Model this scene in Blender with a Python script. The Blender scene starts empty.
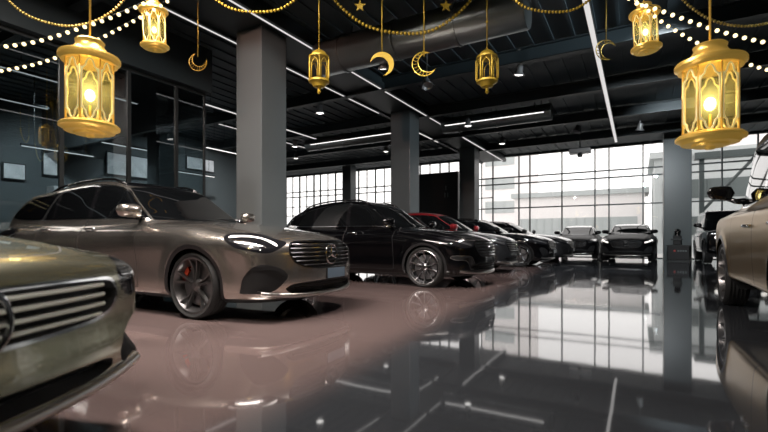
import bpy, bmesh, math, random
import numpy as np
from math import pi, sin, cos, radians, sqrt
from mathutils import Vector, Matrix
random.seed(7); np.random.seed(7)
SC = bpy.context.scene
COL = SC.collection

# ------------------------------------------------------------------ materials
MATS = {}
def mat(name, color=(.5,.5,.5), rough=.5, metal=0., coat=0., coat_rough=.03, emis=None, estr=0., spec=.5, ior=None, noise=None, alpha=None):
    if name in MATS: return MATS[name]
    m = bpy.data.materials.new(name); m.use_nodes = True
    nt = m.node_tree; b = nt.nodes['Principled BSDF']
    b.inputs['Base Color'].default_value = (*color, 1)
    b.inputs['Roughness'].default_value = rough
    b.inputs['Metallic'].default_value = metal
    b.inputs['Coat Weight'].default_value = coat
    b.inputs['Coat Roughness'].default_value = coat_rough
    b.inputs['Specular IOR Level'].default_value = spec
    if ior: b.inputs['IOR'].default_value = ior
    if emis:
        b.inputs['Emission Color'].default_value = (*emis, 1); b.inputs['Emission Strength'].default_value = estr
    if noise:                                   # (scale, amount): value variation in the surface
        tc = nt.nodes.new('ShaderNodeTexCoord'); n = nt.nodes.new('ShaderNodeTexNoise'); n.inputs['Scale'].default_value = noise[0]
        n.inputs['Detail'].default_value = 4
        mx = nt.nodes.new('ShaderNodeMix'); mx.data_type = 'RGBA'
        mx.inputs[6].default_value = (*[c*(1-noise[1]) for c in color], 1); mx.inputs[7].default_value = (*[min(1,c*(1+noise[1])) for c in color], 1)
        nt.links.new(tc.outputs['Object'], n.inputs['Vector']); nt.links.new(n.outputs['Fac'], mx.inputs[0]); nt.links.new(mx.outputs[2], b.inputs['Base Color'])
    MATS[name] = m
    return m

def glass_mat(name, tint=(.8,.85,.85), refl=.08, rough=.0, ior=1.5):
    m = bpy.data.materials.new(name); m.use_nodes = True; nt = m.node_tree; nt.nodes.clear()
    o = nt.nodes.new('ShaderNodeOutputMaterial'); t = nt.nodes.new('ShaderNodeBsdfTransparent'); g = nt.nodes.new('ShaderNodeBsdfGlossy')
    t.inputs[0].default_value = (*tint, 1); g.inputs['Roughness'].default_value = rough; g.inputs[0].default_value = (1,1,1,1)
    f = nt.nodes.new('ShaderNodeFresnel'); f.inputs[0].default_value = ior
    ge = nt.nodes.new('ShaderNodeNewGeometry'); mi = nt.nodes.new('ShaderNodeMix'); mi.inputs[2].default_value = ior; mi.inputs[3].default_value = 1/ior   # same reflectance on both faces of the thin pane
    nt.links.new(ge.outputs['Backfacing'], mi.inputs[0]); nt.links.new(mi.outputs[0], f.inputs[0])
    a = nt.nodes.new('ShaderNodeMath'); a.operation = 'MULTIPLY_ADD'; a.inputs[1].default_value = 1.; a.inputs[2].default_value = refl; a.use_clamp = True
    mx = nt.nodes.new('ShaderNodeMixShader')
    nt.links.new(f.outputs[0], a.inputs[0]); nt.links.new(a.outputs[0], mx.inputs[0]); nt.links.new(t.outputs[0], mx.inputs[1]); nt.links.new(g.outputs[0], mx.inputs[2])
    nt.links.new(mx.outputs[0], o.inputs[0]); MATS[name] = m
    return m

def emit_mat(name, color, strength):
    m = bpy.data.materials.new(name); m.use_nodes = True; nt = m.node_tree; nt.nodes.clear()
    o = nt.nodes.new('ShaderNodeOutputMaterial'); e = nt.nodes.new('ShaderNodeEmission'); e.inputs[0].default_value = (*color, 1); e.inputs[1].default_value = strength
    nt.links.new(e.outputs[0], o.inputs[0]); MATS[name] = m
    return m

# ------------------------------------------------------------------ object helpers
def link(o, parent=None):
    COL.objects.link(o)
    if parent is not None: o.parent = parent
    return o

def mesh_obj(name, V, F, m, parent=None, smooth=True, loc=None, normals=None):
    me = bpy.data.meshes.new(name)
    me.from_pydata([tuple(map(float, v)) for v in V], [], [tuple(int(i) for i in f) for f in F]); me.update()
    for mm in (m if isinstance(m, (list, tuple)) else [m]): me.materials.append(mm)
    if smooth: me.polygons.foreach_set('use_smooth', [True]*len(me.polygons))
    if normals is not None: me.normals_split_custom_set_from_vertices([tuple(map(float, n)) for n in normals])
    o = bpy.data.objects.new(name, me); link(o, parent)
    if loc is not None: o.location = loc
    return o

def thing(name, label, cat, loc=(0,0,0), rz=0., group=None):
    o = bpy.data.objects.new(name, None); COL.objects.link(o); o.empty_display_size = .2
    o.location = loc; o.rotation_euler = (0,0,rz); tag(o, label, cat, group); return o

def tag(o, label, cat, group=None):
    o['label'] = label; o['category'] = cat
    if group: o['group'] = group
    return o

class MB:
    """collects simple shapes into one mesh"""
    def __init__(s): s.V = []; s.F = []; s.mi = []; s.cur = 0; s.flat = []
    def add(s, V, F):
        n = len(s.V); s.V += [tuple(v) for v in V]; s.F += [tuple(i+n for i in f) for f in F]; s.mi += [s.cur]*len(F)
        return s
    def box(s, x0, x1, y0, y1, z0, z1, M=None, bev=0.):
        if bev > 0:
            b = min(bev, (x1-x0)*.45, (y1-y0)*.45, (z1-z0)*.45)
            bm = bmesh.new(); bmesh.ops.create_cube(bm, size=1)
            for v in bm.verts: v.co = Vector(((x0+x1)/2+v.co.x*(x1-x0), (y0+y1)/2+v.co.y*(y1-y0), (z0+z1)/2+v.co.z*(z1-z0)))
            bmesh.ops.bevel(bm, geom=bm.edges[:], offset=b, segments=2, affect='EDGES', profile=.6)
            V = [v.co.copy() for v in bm.verts]; bm.verts.index_update(); F = [[v.index for v in f.verts] for f in bm.faces]; bm.free()
        else:
            V = [Vector(p) for p in ((x0,y0,z0),(x1,y0,z0),(x1,y1,z0),(x0,y1,z0),(x0,y0,z1),(x1,y0,z1),(x1,y1,z1),(x0,y1,z1))]
            F = [(0,3,2,1),(4,5,6,7),(0,1,5,4),(1,2,6,5),(2,3,7,6),(3,0,4,7)]
        if M is not None: V = [M @ v for v in V]
        return s.add(V, F)
    def lathe(s, prof, n=24, M=None, axis='z', cap=False):
        V = []; F = []
        for r, h in prof:
            for i in range(n):
                a = 2*pi*i/n
                p = (r*cos(a), r*sin(a), h) if axis == 'z' else (r*cos(a), h, r*sin(a))
                V.append(Vector(p))
        for j in range(len(prof)-1):
            for i in range(n):
                q = (j*n+i, j*n+(i+1)%n, (j+1)*n+(i+1)%n, (j+1)*n+i)
                F.append(q if axis == 'z' else q[::-1])
        if cap:
            F.append(tuple(range(n))[::-1]); F.append(tuple((len(prof)-1)*n+i for i in range(n)))
        if M is not None: V = [M @ v for v in V]
        return s.add(V, F)
    def tube(s, pts, r, n=6, closed=False, M=None, taper=None):
        pts = [Vector(p) for p in pts]; V = []; F = []; N = len(pts); up0 = None
        for k, p in enumerate(pts):
            a = pts[k-1] if (k > 0 or closed) else p; b = pts[(k+1) % N] if (k < N-1 or closed) else p
            t = (b-a).normalized()
            if up0 is None: up0 = Vector((0,0,1)) if abs(t.z) < .9 else Vector((1,0,0))
            u = (up0 - t*up0.dot(t)).normalized(); up0 = u; w = t.cross(u)
            rr = r if taper is None else r*taper[k]
            for i in range(n):
                an = 2*pi*i/n; V.append(p + u*(cos(an)*rr) + w*(sin(an)*rr))
        for k in range(N if closed else N-1):
            for i in range(n): F.append((k*n+i, k*n+(i+1)%n, ((k+1)%N)*n+(i+1)%n, ((k+1)%N)*n+i))
        if not closed: F.append(tuple(range(n))[::-1]); F.append(tuple((N-1)*n+i for i in range(n)))
        if M is not None: V = [M @ v for v in V]
        return s.add(V, F)
    def sphere(s, c, r, nu=10, nv=6, sz=1.):
        V = [Vector((c[0], c[1], c[2]-r*sz))]; F = []
        for j in range(1, nv):
            ph = -pi/2 + pi*j/nv
            for i in range(nu):
                a = 2*pi*i/nu; V.append(Vector((c[0]+r*cos(ph)*cos(a), c[1]+r*cos(ph)*sin(a), c[2]+r*sz*sin(ph))))
        V.append(Vector((c[0], c[1], c[2]+r*sz)))
        for i in range(nu): F.append((0, 1+(i+1)%nu, 1+i))
        for j in range(nv-2):
            for i in range(nu): F.append((1+j*nu+i, 1+j*nu+(i+1)%nu, 1+(j+1)*nu+(i+1)%nu, 1+(j+1)*nu+i))
        L = len(V)-1
        for i in range(nu): F.append((L, 1+(nv-2)*nu+i, 1+(nv-2)*nu+(i+1)%nu))
        return s.add(V, F)
    def prism(s, poly, h0, h1, M=None):
        """poly in local xy, extruded h0..h1 along z"""
        n = len(poly); V = [Vector((p[0], p[1], h0)) for p in poly] + [Vector((p[0], p[1], h1)) for p in poly]
        F = [tuple(range(n))[::-1], tuple(range(n, 2*n))] + [(i, (i+1)%n, n+(i+1)%n, n+i) for i in range(n)]
        if M is not None: V = [M @ v for v in V]
        return s.add(V, F)
    def build(s, name, m, parent=None, smooth=False, loc=None, auto=None):
        o = mesh_obj(name, s.V, s.F, m, parent, smooth, loc)
        if isinstance(m, (list, tuple)): o.data.polygons.foreach_set('material_index', s.mi)
        if auto is not None:
            o.data.polygons.foreach_set('use_smooth', [True]*len(o.data.polygons)); o.data.set_sharp_from_angle(angle=radians(auto))
        return o

def copy_tree(o, parent=None):
    c = o.copy(); COL.objects.link(c)
    if parent is not None: c.parent = parent; c.matrix_parent_inverse = o.matrix_parent_inverse.copy()
    for ch in list(o.children): copy_tree(ch, c)
    return c

# ------------------------------------------------------------------ car body surface
def catmull(pts, n=8, closed=True):
    pts = np.array(pts, float); N = len(pts); out = []
    for i in range(N if closed else N-1):
        p0 = pts[(i-1) % N] if (closed or i > 0) else pts[i]; p1 = pts[i]; p2 = pts[(i+1) % N]
        p3 = pts[(i+2) % N] if (closed or i+2 < N) else p2
        d1 = max(np.linalg.norm(p1-p0), 1e-6)**.5; d2 = max(np.linalg.norm(p2-p1), 1e-6)**.5; d3 = max(np.linalg.norm(p3-p2), 1e-6)**.5
        m1 = (p2-p1) + d2*((p1-p0)/d1 - (p2-p0)/(d1+d2)); m2 = (p2-p1) + d2*((p3-p2)/d3 - (p3-p1)/(d2+d3))
        if np.allclose(p0, p1): m1 = p2-p1
        if np.allclose(p3, p2): m2 = p2-p1
        for t in np.linspace(0, 1, n, endpoint=False):
            out.append((2*t**3-3*t**2+1)*p1 + (t**3-2*t**2+t)*m1 + (-2*t**3+3*t**2)*p2 + (t**3-t**2)*m2)
    if not closed: out.append(pts[-1])
    return np.array(out)

def poly_sdf(px, py, poly):
    px = np.asarray(px, float); py = np.asarray(py, float); sh = px.shape; px = px.ravel(); py = py.ravel()
    d = np.full(px.shape, 1e9); inside = np.zeros(px.shape, bool); n = len(poly)
    for i in range(n):
        ax, ay = poly[i]; bx, by = poly[(i+1) % n]; ex, ey = bx-ax, by-ay; wx, wy = px-ax, py-ay
        L = ex*ex+ey*ey
        if L < 1e-12: continue
        t = np.clip((wx*ex+wy*ey)/L, 0, 1); d = np.minimum(d, (wx-ex*t)**2+(wy-ey*t)**2)
        if abs(ey) > 1e-12:
            c = ((ay > py) != (by > py)) & (px < ex*(py-ay)/ey + ax); inside ^= c
    d = np.sqrt(d); return np.where(inside, -d, d).reshape(sh)

def bw(t):
    return ((1-t)**3/6, (3*t**3-6*t*t+4)/6, (-3*t**3+3*t*t+3*t+1)/6, t**3/6)

class Field2:
    def __init__(s, poly, pad=.7, h=.015):
        lo = poly.min(0)-pad; hi = poly.max(0)+pad; s.x0, s.z0 = lo; s.h = h
        nx = int((hi[0]-lo[0])/h)+4; nz = int((hi[1]-lo[1])/h)+4
        X, Z = np.meshgrid(lo[0]+h*np.arange(nx), lo[1]+h*np.arange(nz), indexing='ij')
        G = poly_sdf(X, Z, poly)
        for _ in range(2):                      # light blur keeps the paint free of facets
            G[1:-1] = (G[:-2]+2*G[1:-1]+G[2:])/4; G[:, 1:-1] = (G[:, :-2]+2*G[:, 1:-1]+G[:, 2:])/4
        s.G = G; s.n = (nx, nz)
    def __call__(s, x, z):
        fx = (x-s.x0)/s.h; fz = (z-s.z0)/s.h
        i = np.clip(np.floor(fx).astype(int), 1, s.n[0]-3); j = np.clip(np.floor(fz).astype(int), 1, s.n[1]-3)
        wx = bw(np.clip(fx-i, 0, 1)); wz = bw(np.clip(fz-j, 0, 1)); r = 0.
        for a in range(4):
            for b in range(4): r = r + wx[a]*wz[b]*s.G[i+a-1, j+b-1]
        return r

class Field1:
    def __init__(s, pts, h=.03):
        p = np.array(sorted(pts)); s.h = h; s.x0 = p[0,0]-.3; n = int((p[-1,0]+.3-s.x0)/h)+4
        X = s.x0+h*np.arange(n); Y = np.interp(X, p[:,0], p[:,1])
        for _ in range(14): Y[1:-1] = (Y[:-2]+2*Y[1:-1]+Y[2:])/4
        s.Y = Y; s.n = n
    def __call__(s, x):
        f = (x-s.x0)/s.h; i = np.clip(np.floor(f).astype(int), 1, s.n-3); w = bw(np.clip(f-i, 0, 1)); r = 0.
        for a in range(4): r = r + w[a]*s.Y[i+a-1]
        return r

def smax(a, b, k): h = np.maximum(k-np.abs(a-b), 0)/k; return np.maximum(a, b)+h*h*k*.25
def smin(a, b, k): h = np.maximum(k-np.abs(a-b), 0)/k; return np.minimum(a, b)-h*h*k*.25
def sstep(a, b, x): t = np.clip((x-a)/(b-a), 0, 1); return t*t*(3-2*t)

class Car:
    """one car shape: profiles plus cut lines, everything in metres, front axle at x=0, nose towards +x"""
    def __init__(s, c, h):
        s.c = c; s.h = h
        s.S1 = Field2(catmull(c['lower'], 8)); s.S2 = Field2(catmull(c['green'], 8))
        s.W = Field1(c['wz']); s.T = Field1(c['tx']); s.Wg = Field1(c['gz']); s.Tg = Field1(c['gx'])
        s.wb = c['wb']; s.wr = c.get('wr', .355)
    def side(s, x, z): return s.Wg(z)*s.Tg(x)
    def F(s, P):
        c = s.c; x, y, z = P[:,0], P[:,1], P[:,2]; ay = np.sqrt(y*y+1e-5); q = ay/.92
        xf = sstep(-.4, .55, x); xr = sstep(-s.wb+.3, -s.wb-.6, x)
        xw = x + c['bow']*q**2.6*xf - c['bowr']*q**2.6*xr
        zw = z + c['crown']*q**2*sstep(.5, .9, z)
        if c.get('crease'): zw = zw - c['crease']*np.exp(-((ay-.60-.06*(.9-x))/.055)**2)*sstep(-.6, 0, x)*(1-sstep(.5, .85, x))
        W = s.W(z)*s.T(x)
        for wx in (0., -s.wb):
            r = np.sqrt((x-wx)**2+(z-s.wr)**2); W = W + c['flare']*np.exp(-((r-s.c['arch'])/.085)**2)
        f1 = smax(s.S1(xw, zw), (ay-W)*.95, c.get('k1', .13))
        xg = x + c['gbow']*q**2*sstep(-1.9, -.7, x) - c['gbow']*.8*q**2*sstep(-s.wb+.2, -s.wb-.7, x)
        f2 = smax(s.S2(xg, z+c.get('rcrown', .06)*q**2*sstep(1.1, 1.4, z)), (ay-s.side(x, z))*.94, c.get('k2', .10))
        f = smin(f1, f2, .035)
        for (a, b) in c.get('pits', []): pass
        return f
    def grad(s, P, e=.004):
        g = np.zeros_like(P)
        for k in range(3):
            d = np.zeros(3); d[k] = e; g[:,k] = (s.F(P+d)-s.F(P-d))/(2*e)
        return g
    def project(s, P, it=3):
        P = P.copy()
        for _ in range(it):
            f = s.F(P); g = s.grad(P); n2 = np.maximum((g*g).sum(1), .2); P -= (f/n2)[:,None]*g
        return P
    def xfront(s, y, z, x1=1.2, x0=-.6, n=60):
        """front surface x at (y, z) arrays"""
        y = np.atleast_1d(np.asarray(y, float)); z = np.atleast_1d(np.asarray(z, float)); y, z = np.broadcast_arrays(y, z)
        lo = np.full(y.shape, x0); hi = np.full(y.shape, x1); X = np.linspace(x1, x0, n); found = np.full(y.shape, x0)
        done = np.zeros(y.shape, bool); prev = x1
        for X_ in X:
            f = s.F(np.stack([np.full(y.shape, X_), y, z], 1)); hit = (f < 0) & ~done
            lo[hit] = X_; hi[hit] = prev; done |= hit; prev = X_
        for _ in range(18):
            m = (lo+hi)/2; f = s.F(np.stack([m, y, z], 1)); ins = f < 0; lo = np.where(ins, m, lo); hi = np.where(ins, hi, m)
        return lo
    def yside(s, x, z, y1=1.2):
        x = np.atleast_1d(np.asarray(x, float)); z = np.atleast_1d(np.asarray(z, float)); x, z = np.broadcast_arrays(x, z)
        lo = np.full(x.shape, .3); hi = np.full(x.shape, y1)
        for _ in range(22):
            m = (lo+hi)/2; f = s.F(np.stack([x, m, z], 1)); ins = f < 0; lo = np.where(ins, m, lo); hi = np.where(ins, hi, m)
        return lo
    def ztop(s, x, y):
        x = np.atleast_1d(np.asarray(x, float)); y = np.atleast_1d(np.asarray(y, float)); x, y = np.broadcast_arrays(x, y)
        lo = np.full(x.shape, .4); hi = np.full(x.shape, 2.4)
        for _ in range(22):
            m = (lo+hi)/2; f = s.F(np.stack([x, y, m], 1)); ins = f < 0; lo = np.where(ins, m, lo); hi = np.where(ins, hi, m)
        return lo
    def surface(s):
        h = s.h; L = np.array(s.c['lower']); Gp = np.array(s.c['green'])
        lo = np.array([L[:,0].min()-2*h, -1.5*h, L[:,1].min()-2*h-.02]); hi = np.array([L[:,0].max()+2*h, 1.10, max(Gp[:,1].max(), 1.2)+2*h+.02])
        n = np.ceil((hi-lo)/h).astype(int)+1
        ax = [lo[k]+h*np.arange(n[k]) for k in range(3)]
        D = np.empty(n); Yg, Zg = np.meshgrid(ax[1], ax[2], indexing='ij')
        for a in range(0, n[0], 16):
            xs = ax[0][a:a+16]; P = np.empty((len(xs),)+Yg.shape+(3,)); P[...,0] = xs[:,None,None]; P[...,1] = Yg; P[...,2] = Zg
            D[a:a+16] = s.F(P.reshape(-1, 3)).reshape(P.shape[:3])
        S = D < 0
        c = np.zeros(tuple(n-1), int)
        for i in (0,1):
            for j in (0,1):
                for k in (0,1): c += S[i:n[0]-1+i, j:n[1]-1+j, k:n[2]-1+k]
        act = (c > 0) & (c < 8); idx = -np.ones(tuple(n-1), int); cells = np.argwhere(act); idx[act] = np.arange(len(cells))
        acc = np.zeros((len(cells), 3)); cnt = np.zeros(len(cells))
        ci = cells
        for d in range(3):
            o = [k for k in range(3) if k != d]
            for a in (0,1):
                for b in (0,1):
                    p = ci.copy(); p[:,o[0]] += a; p[:,o[1]] += b; q = p.copy(); q[:,d] += 1
                    v0 = D[tuple(p.T)]; v1 = D[tuple(q.T)]; cr = (v0 < 0) != (v1 < 0)
                    t = np.where(cr, v0/np.where(cr, v0-v1, 1), 0); pos = p.astype(float); pos[:,d] += t
                    acc[cr] += pos[cr]; cnt[cr] += 1
        V = lo + h*acc/cnt[:,None]
        quads = []
        for d in range(3):
            o1, o2 = (d+1) % 3, (d+2) % 3
            sl0 = [slice(None)]*3; sl1 = [slice(None)]*3; sl0[d] = slice(0, -1); sl1[d] = slice(1, None)
            e = S[tuple(sl0)] != S[tuple(sl1)]; pts = np.argwhere(e)
            ok = (pts[:,o1] > 0) & (pts[:,o2] > 0) & (pts[:,o1] < n[o1]-1) & (pts[:,o2] < n[o2]-1); pts = pts[ok]
            def cell(a, b):
                q = pts.copy(); q[:,o1] -= a; q[:,o2] -= b; return idx[tuple(q.T)]
            q = np.stack([cell(1,1), cell(0,1), cell(0,0), cell(1,0)], 1)
            flip = ~S[tuple(pts.T)]; q[flip] = q[flip][:, ::-1]; quads.append(q)
        Q = np.concatenate(quads); Q = Q[(Q >= 0).all(1)]
        V = s.project(V, 3)
        d1 = np.linalg.norm(V[Q[:,0]]-V[Q[:,2]], axis=1); d2 = np.linalg.norm(V[Q[:,1]]-V[Q[:,3]], axis=1); a = d1 <= d2
        T = np.concatenate([Q[a][:,[0,1,2]], Q[a][:,[0,2,3]], Q[~a][:,[0,1,3]], Q[~a][:,[1,2,3]]])
        s.V = V; s.T_ = T; s.lab = np.zeros(len(T), int); s.names = ['body']
        s.cut(lambda P: P[:,1]+0., 'cutaway_neg', snap=.25)        # y < 0 half is dropped
        k = s.lab != s.names.index('cutaway_neg'); s.T_ = s.T_[k]; s.lab = s.lab[k]
        s.V[np.abs(s.V[:,1]) < 1e-4, 1] = 0
    def cut(s, gfn, name, only=None, snap=.07):
        """triangles with g < 0 get the label; edges are split on g = 0"""
        if name not in s.names: s.names.append(name)
        L = s.names.index(name); g = gfn(s.V); g = np.where(np.abs(g) < snap*s.h*.5, 0, g)
        T = s.T_; G = g[T]; pos = (G > 0).any(1); neg = (G < 0).any(1); cross = pos & neg
        keepT = T[~cross]; keepL = s.lab[~cross]; negL = neg[~cross]
        V = list(); base = len(s.V); cache = {}; nt = []; nl = []; nn = []
        def mid(a, b):
            k = (a, b) if a < b else (b, a)
            if k in cache: return cache[k]
            ga, gb = g[k[0]], g[k[1]]; t = ga/(ga-gb); V.append(s.V[k[0]]*(1-t)+s.V[k[1]]*t); cache[k] = base+len(V)-1; return cache[k]
        for tri, lb in zip(T[cross], s.lab[cross]):
            a, b, c = map(int, tri); gs = [g[a], g[b], g[c]]; z = [i for i in range(3) if gs[i] == 0]
            if len(z) == 1:
                i = z[0]; a, b, c = int(tri[i]), int(tri[(i+1)%3]), int(tri[(i+2)%3]); m = mid(b, c)
                nt += [(a, b, m), (a, m, c)]; nl += [lb, lb]; nn += [g[b] < 0, g[c] < 0]
            else:
                sg = [v < 0 for v in gs]; i = [k for k in range(3) if sg[k] != sg[(k+1)%3] and sg[k] != sg[(k+2)%3]][0]
                a, b, c = int(tri[i]), int(tri[(i+1)%3]), int(tri[(i+2)%3]); m1 = mid(a, b); m2 = mid(a, c)
                nt += [(a, m1, m2), (m1, b, c), (m1, c, m2)]; nl += [lb]*3; nn += [g[a] < 0, g[b] < 0, g[b] < 0]
        if V: s.V = np.concatenate([s.V, np.array(V)])
        T2 = np.concatenate([keepT, np.array(nt, int).reshape(-1, 3)]); l2 = np.concatenate([keepL, np.array(nl, int)]); n2 = np.concatenate([negL, np.array(nn, bool)])
        if only is not None: n2 = n2 & np.isin(l2, [s.names.index(o) for o in only if o in s.names])
        l2[n2] = L; s.T_ = T2; s.lab = l2
    def finish(s):
        v = s.project(s.V, 1); v[s.V[:,1] == 0, 1] = 0
        d = np.linalg.norm(v-s.V, axis=1); ok = d < .02; s.V[ok] = v[ok]
        g = s.grad(s.V, .006); g /= np.maximum(np.linalg.norm(g, axis=1), 1e-6)[:,None]; s.N = g
    def extract(s, names, mode='both'):
        """mode both: mirrored whole; l: y>0 half; r: mirrored half"""
        ids = [s.names.index(n) for n in names if n in s.names]; T = s.T_[np.isin(s.lab, ids)]
        if len(T) == 0: return None
        u, inv = np.unique(T, return_inverse=True); V = s.V[u]; N = s.N[u]; T = inv.reshape(-1, 3)
        M = np.array([1,-1,1.])
        if mode == 'l': return V, T, N
        if mode == 'r': return V*M, T[:, ::-1], N*M
        on = V[:,1] == 0; mp = np.where(on, np.arange(len(V)), 0); mp[~on] = len(V)+np.arange((~on).sum())
        N = N.copy(); N[on,1] = 0; N[on] /= np.maximum(np.linalg.norm(N[on], axis=1), 1e-6)[:,None]
        return np.concatenate([V, V[~on]*M]), np.concatenate([T, mp[T][:, ::-1]]), np.concatenate([N, N[~on]*M])
# ------------------------------------------------------------------ car kinds
def stretch(pts, k, nose=0.):
    """lengthen between front axle and cowl by k metres"""
    out = []
    for x, z in pts:
        if x < -.55: x -= k
        elif x < 0: x -= k*(-x/.55)
        elif x > .3: x += nose*min(1, (x-.3)/.4)
        out.append((x, z))
    return out

def suv_cfg(k=0., wb=2.8, low=0., rear=0., nose=0.):
    c = {'nose': nose}
    c['lower'] = stretch([(.72,.20),(.84,.25),(.885,.36),(.895,.50),(.89,.62),(.88,.72),(.85,.79),(.77,.855),(.60,.92),(.30,.985),(0,1.025),(-.3,1.055),(-.55,1.075),(-1.2,1.07),
        (-2.4,1.08),(-3.2,1.08),(-3.62-rear,1.04),(-3.74-rear,.92),(-3.76-rear,.7),(-3.74-rear,.45),(-3.62-rear,.28),(-3.2,.20),(-2.4,.18),(-1.2,.18),(0,.18)], k, nose)
    c['green'] = stretch([(-.42,.93),(-.52,1.07),(-.75,1.225),(-1.05,1.42),(-1.28,1.545),(-1.55,1.615),(-1.95,1.645),(-2.4,1.63),(-2.85,1.57),(-3.2,1.47),(-3.5,1.32),(-3.66,1.10),(-3.66,.93),(-2.4,.90),(-1.2,.90)], k)
    if low:
        c['green'] = [(x, .93+(z-.93)*(1-low)) if z > .93 else (x, z) for x, z in c['green']]
    c['wz'] = [(.10,.80),(.2,.86),(.28,.89),(.38,.895),(.5,.895),(.6,.905),(.72,.928),(.82,.945),(.90,.935),(.97,.90),(1.06,.84),(1.2,.74)]
    c['tx'] = [(.95+nose,.88),(.6+nose,.955),(.2,.99),(-.3,1.),(-wb-k,1.),(-wb-k-.5,.98),(-wb-k-.95,.93)]
    c['gz'] = [(.9,.86),(1.0,.835),(1.1,.80),(1.3,.735),(1.5,.655),(1.62,.60),(1.8,.52)]
    if low: c['gz'] = [(.93+(z-.93)*(1-low) if z > 1 else z, w) for z, w in c['gz']]
    c['gx'] = [(-.3-k,.86),(-.6-k,.93),(-1.2-k,.985),(-2.-k,1.),(-2.8-k,.97),(-3.7-k,.86)]
    c['wb'] = wb+k; c['k'] = k; c['bow'] = .34; c['bowr'] = .22; c['crown'] = .07; c['gbow'] = .26; c['flare'] = .022; c['arch'] = .43; c['ra'] = .385; c['low'] = low
    zz = lambda z: .93+(z-.93)*(1-low) if z > 1.12 else z
    c['win'] = [(x, zz(z)) for x, z in stretch([(-.56,1.10),(-.80,1.225),(-1.12,1.405),(-1.38,1.50),(-1.75,1.545),(-2.2,1.54),(-2.65,1.48),(-3.0,1.39),(-3.28,1.26),(-3.40,1.15),(-3.1,1.125),(-2.,1.11),(-1.2,1.105)], k)]
    c['bp'] = -1.74-k; c['cp'] = -2.62-k; c['zz'] = zz
    c['wst'] = zz(1.54)
    # outlines on the nose, (y or wrapped y, z)
    c['grille'] = [(0,.815),(.30,.812),(.46,.80),(.52,.76),(.515,.70),(.47,.61),(.40,.555),(.2,.535),(0,.53)]
    c['head'] = [(.60,.775),(.72,.79),(.9,.84),(1.10,.875),(1.30,.885),(1.38,.87),(1.34,.82),(1.20,.755),(1.0,.70),(.80,.69),(.66,.72)]
    c['intake'] = [(.66,.40),(.72,.50),(.86,.585),(1.02,.60),(1.10,.57),(1.04,.46),(.98,.36),(.84,.335),(.70,.345)]
    c['lowgrille'] = [(0,.43),(.42,.425),(.56,.41),(.60,.37),(.52,.315),(.3,.30),(0,.295)]
    c['nslat'] = 5; c['crease'] = .014
    return c

def roundpoly(pts, n=5): return catmull(pts, n)

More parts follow.
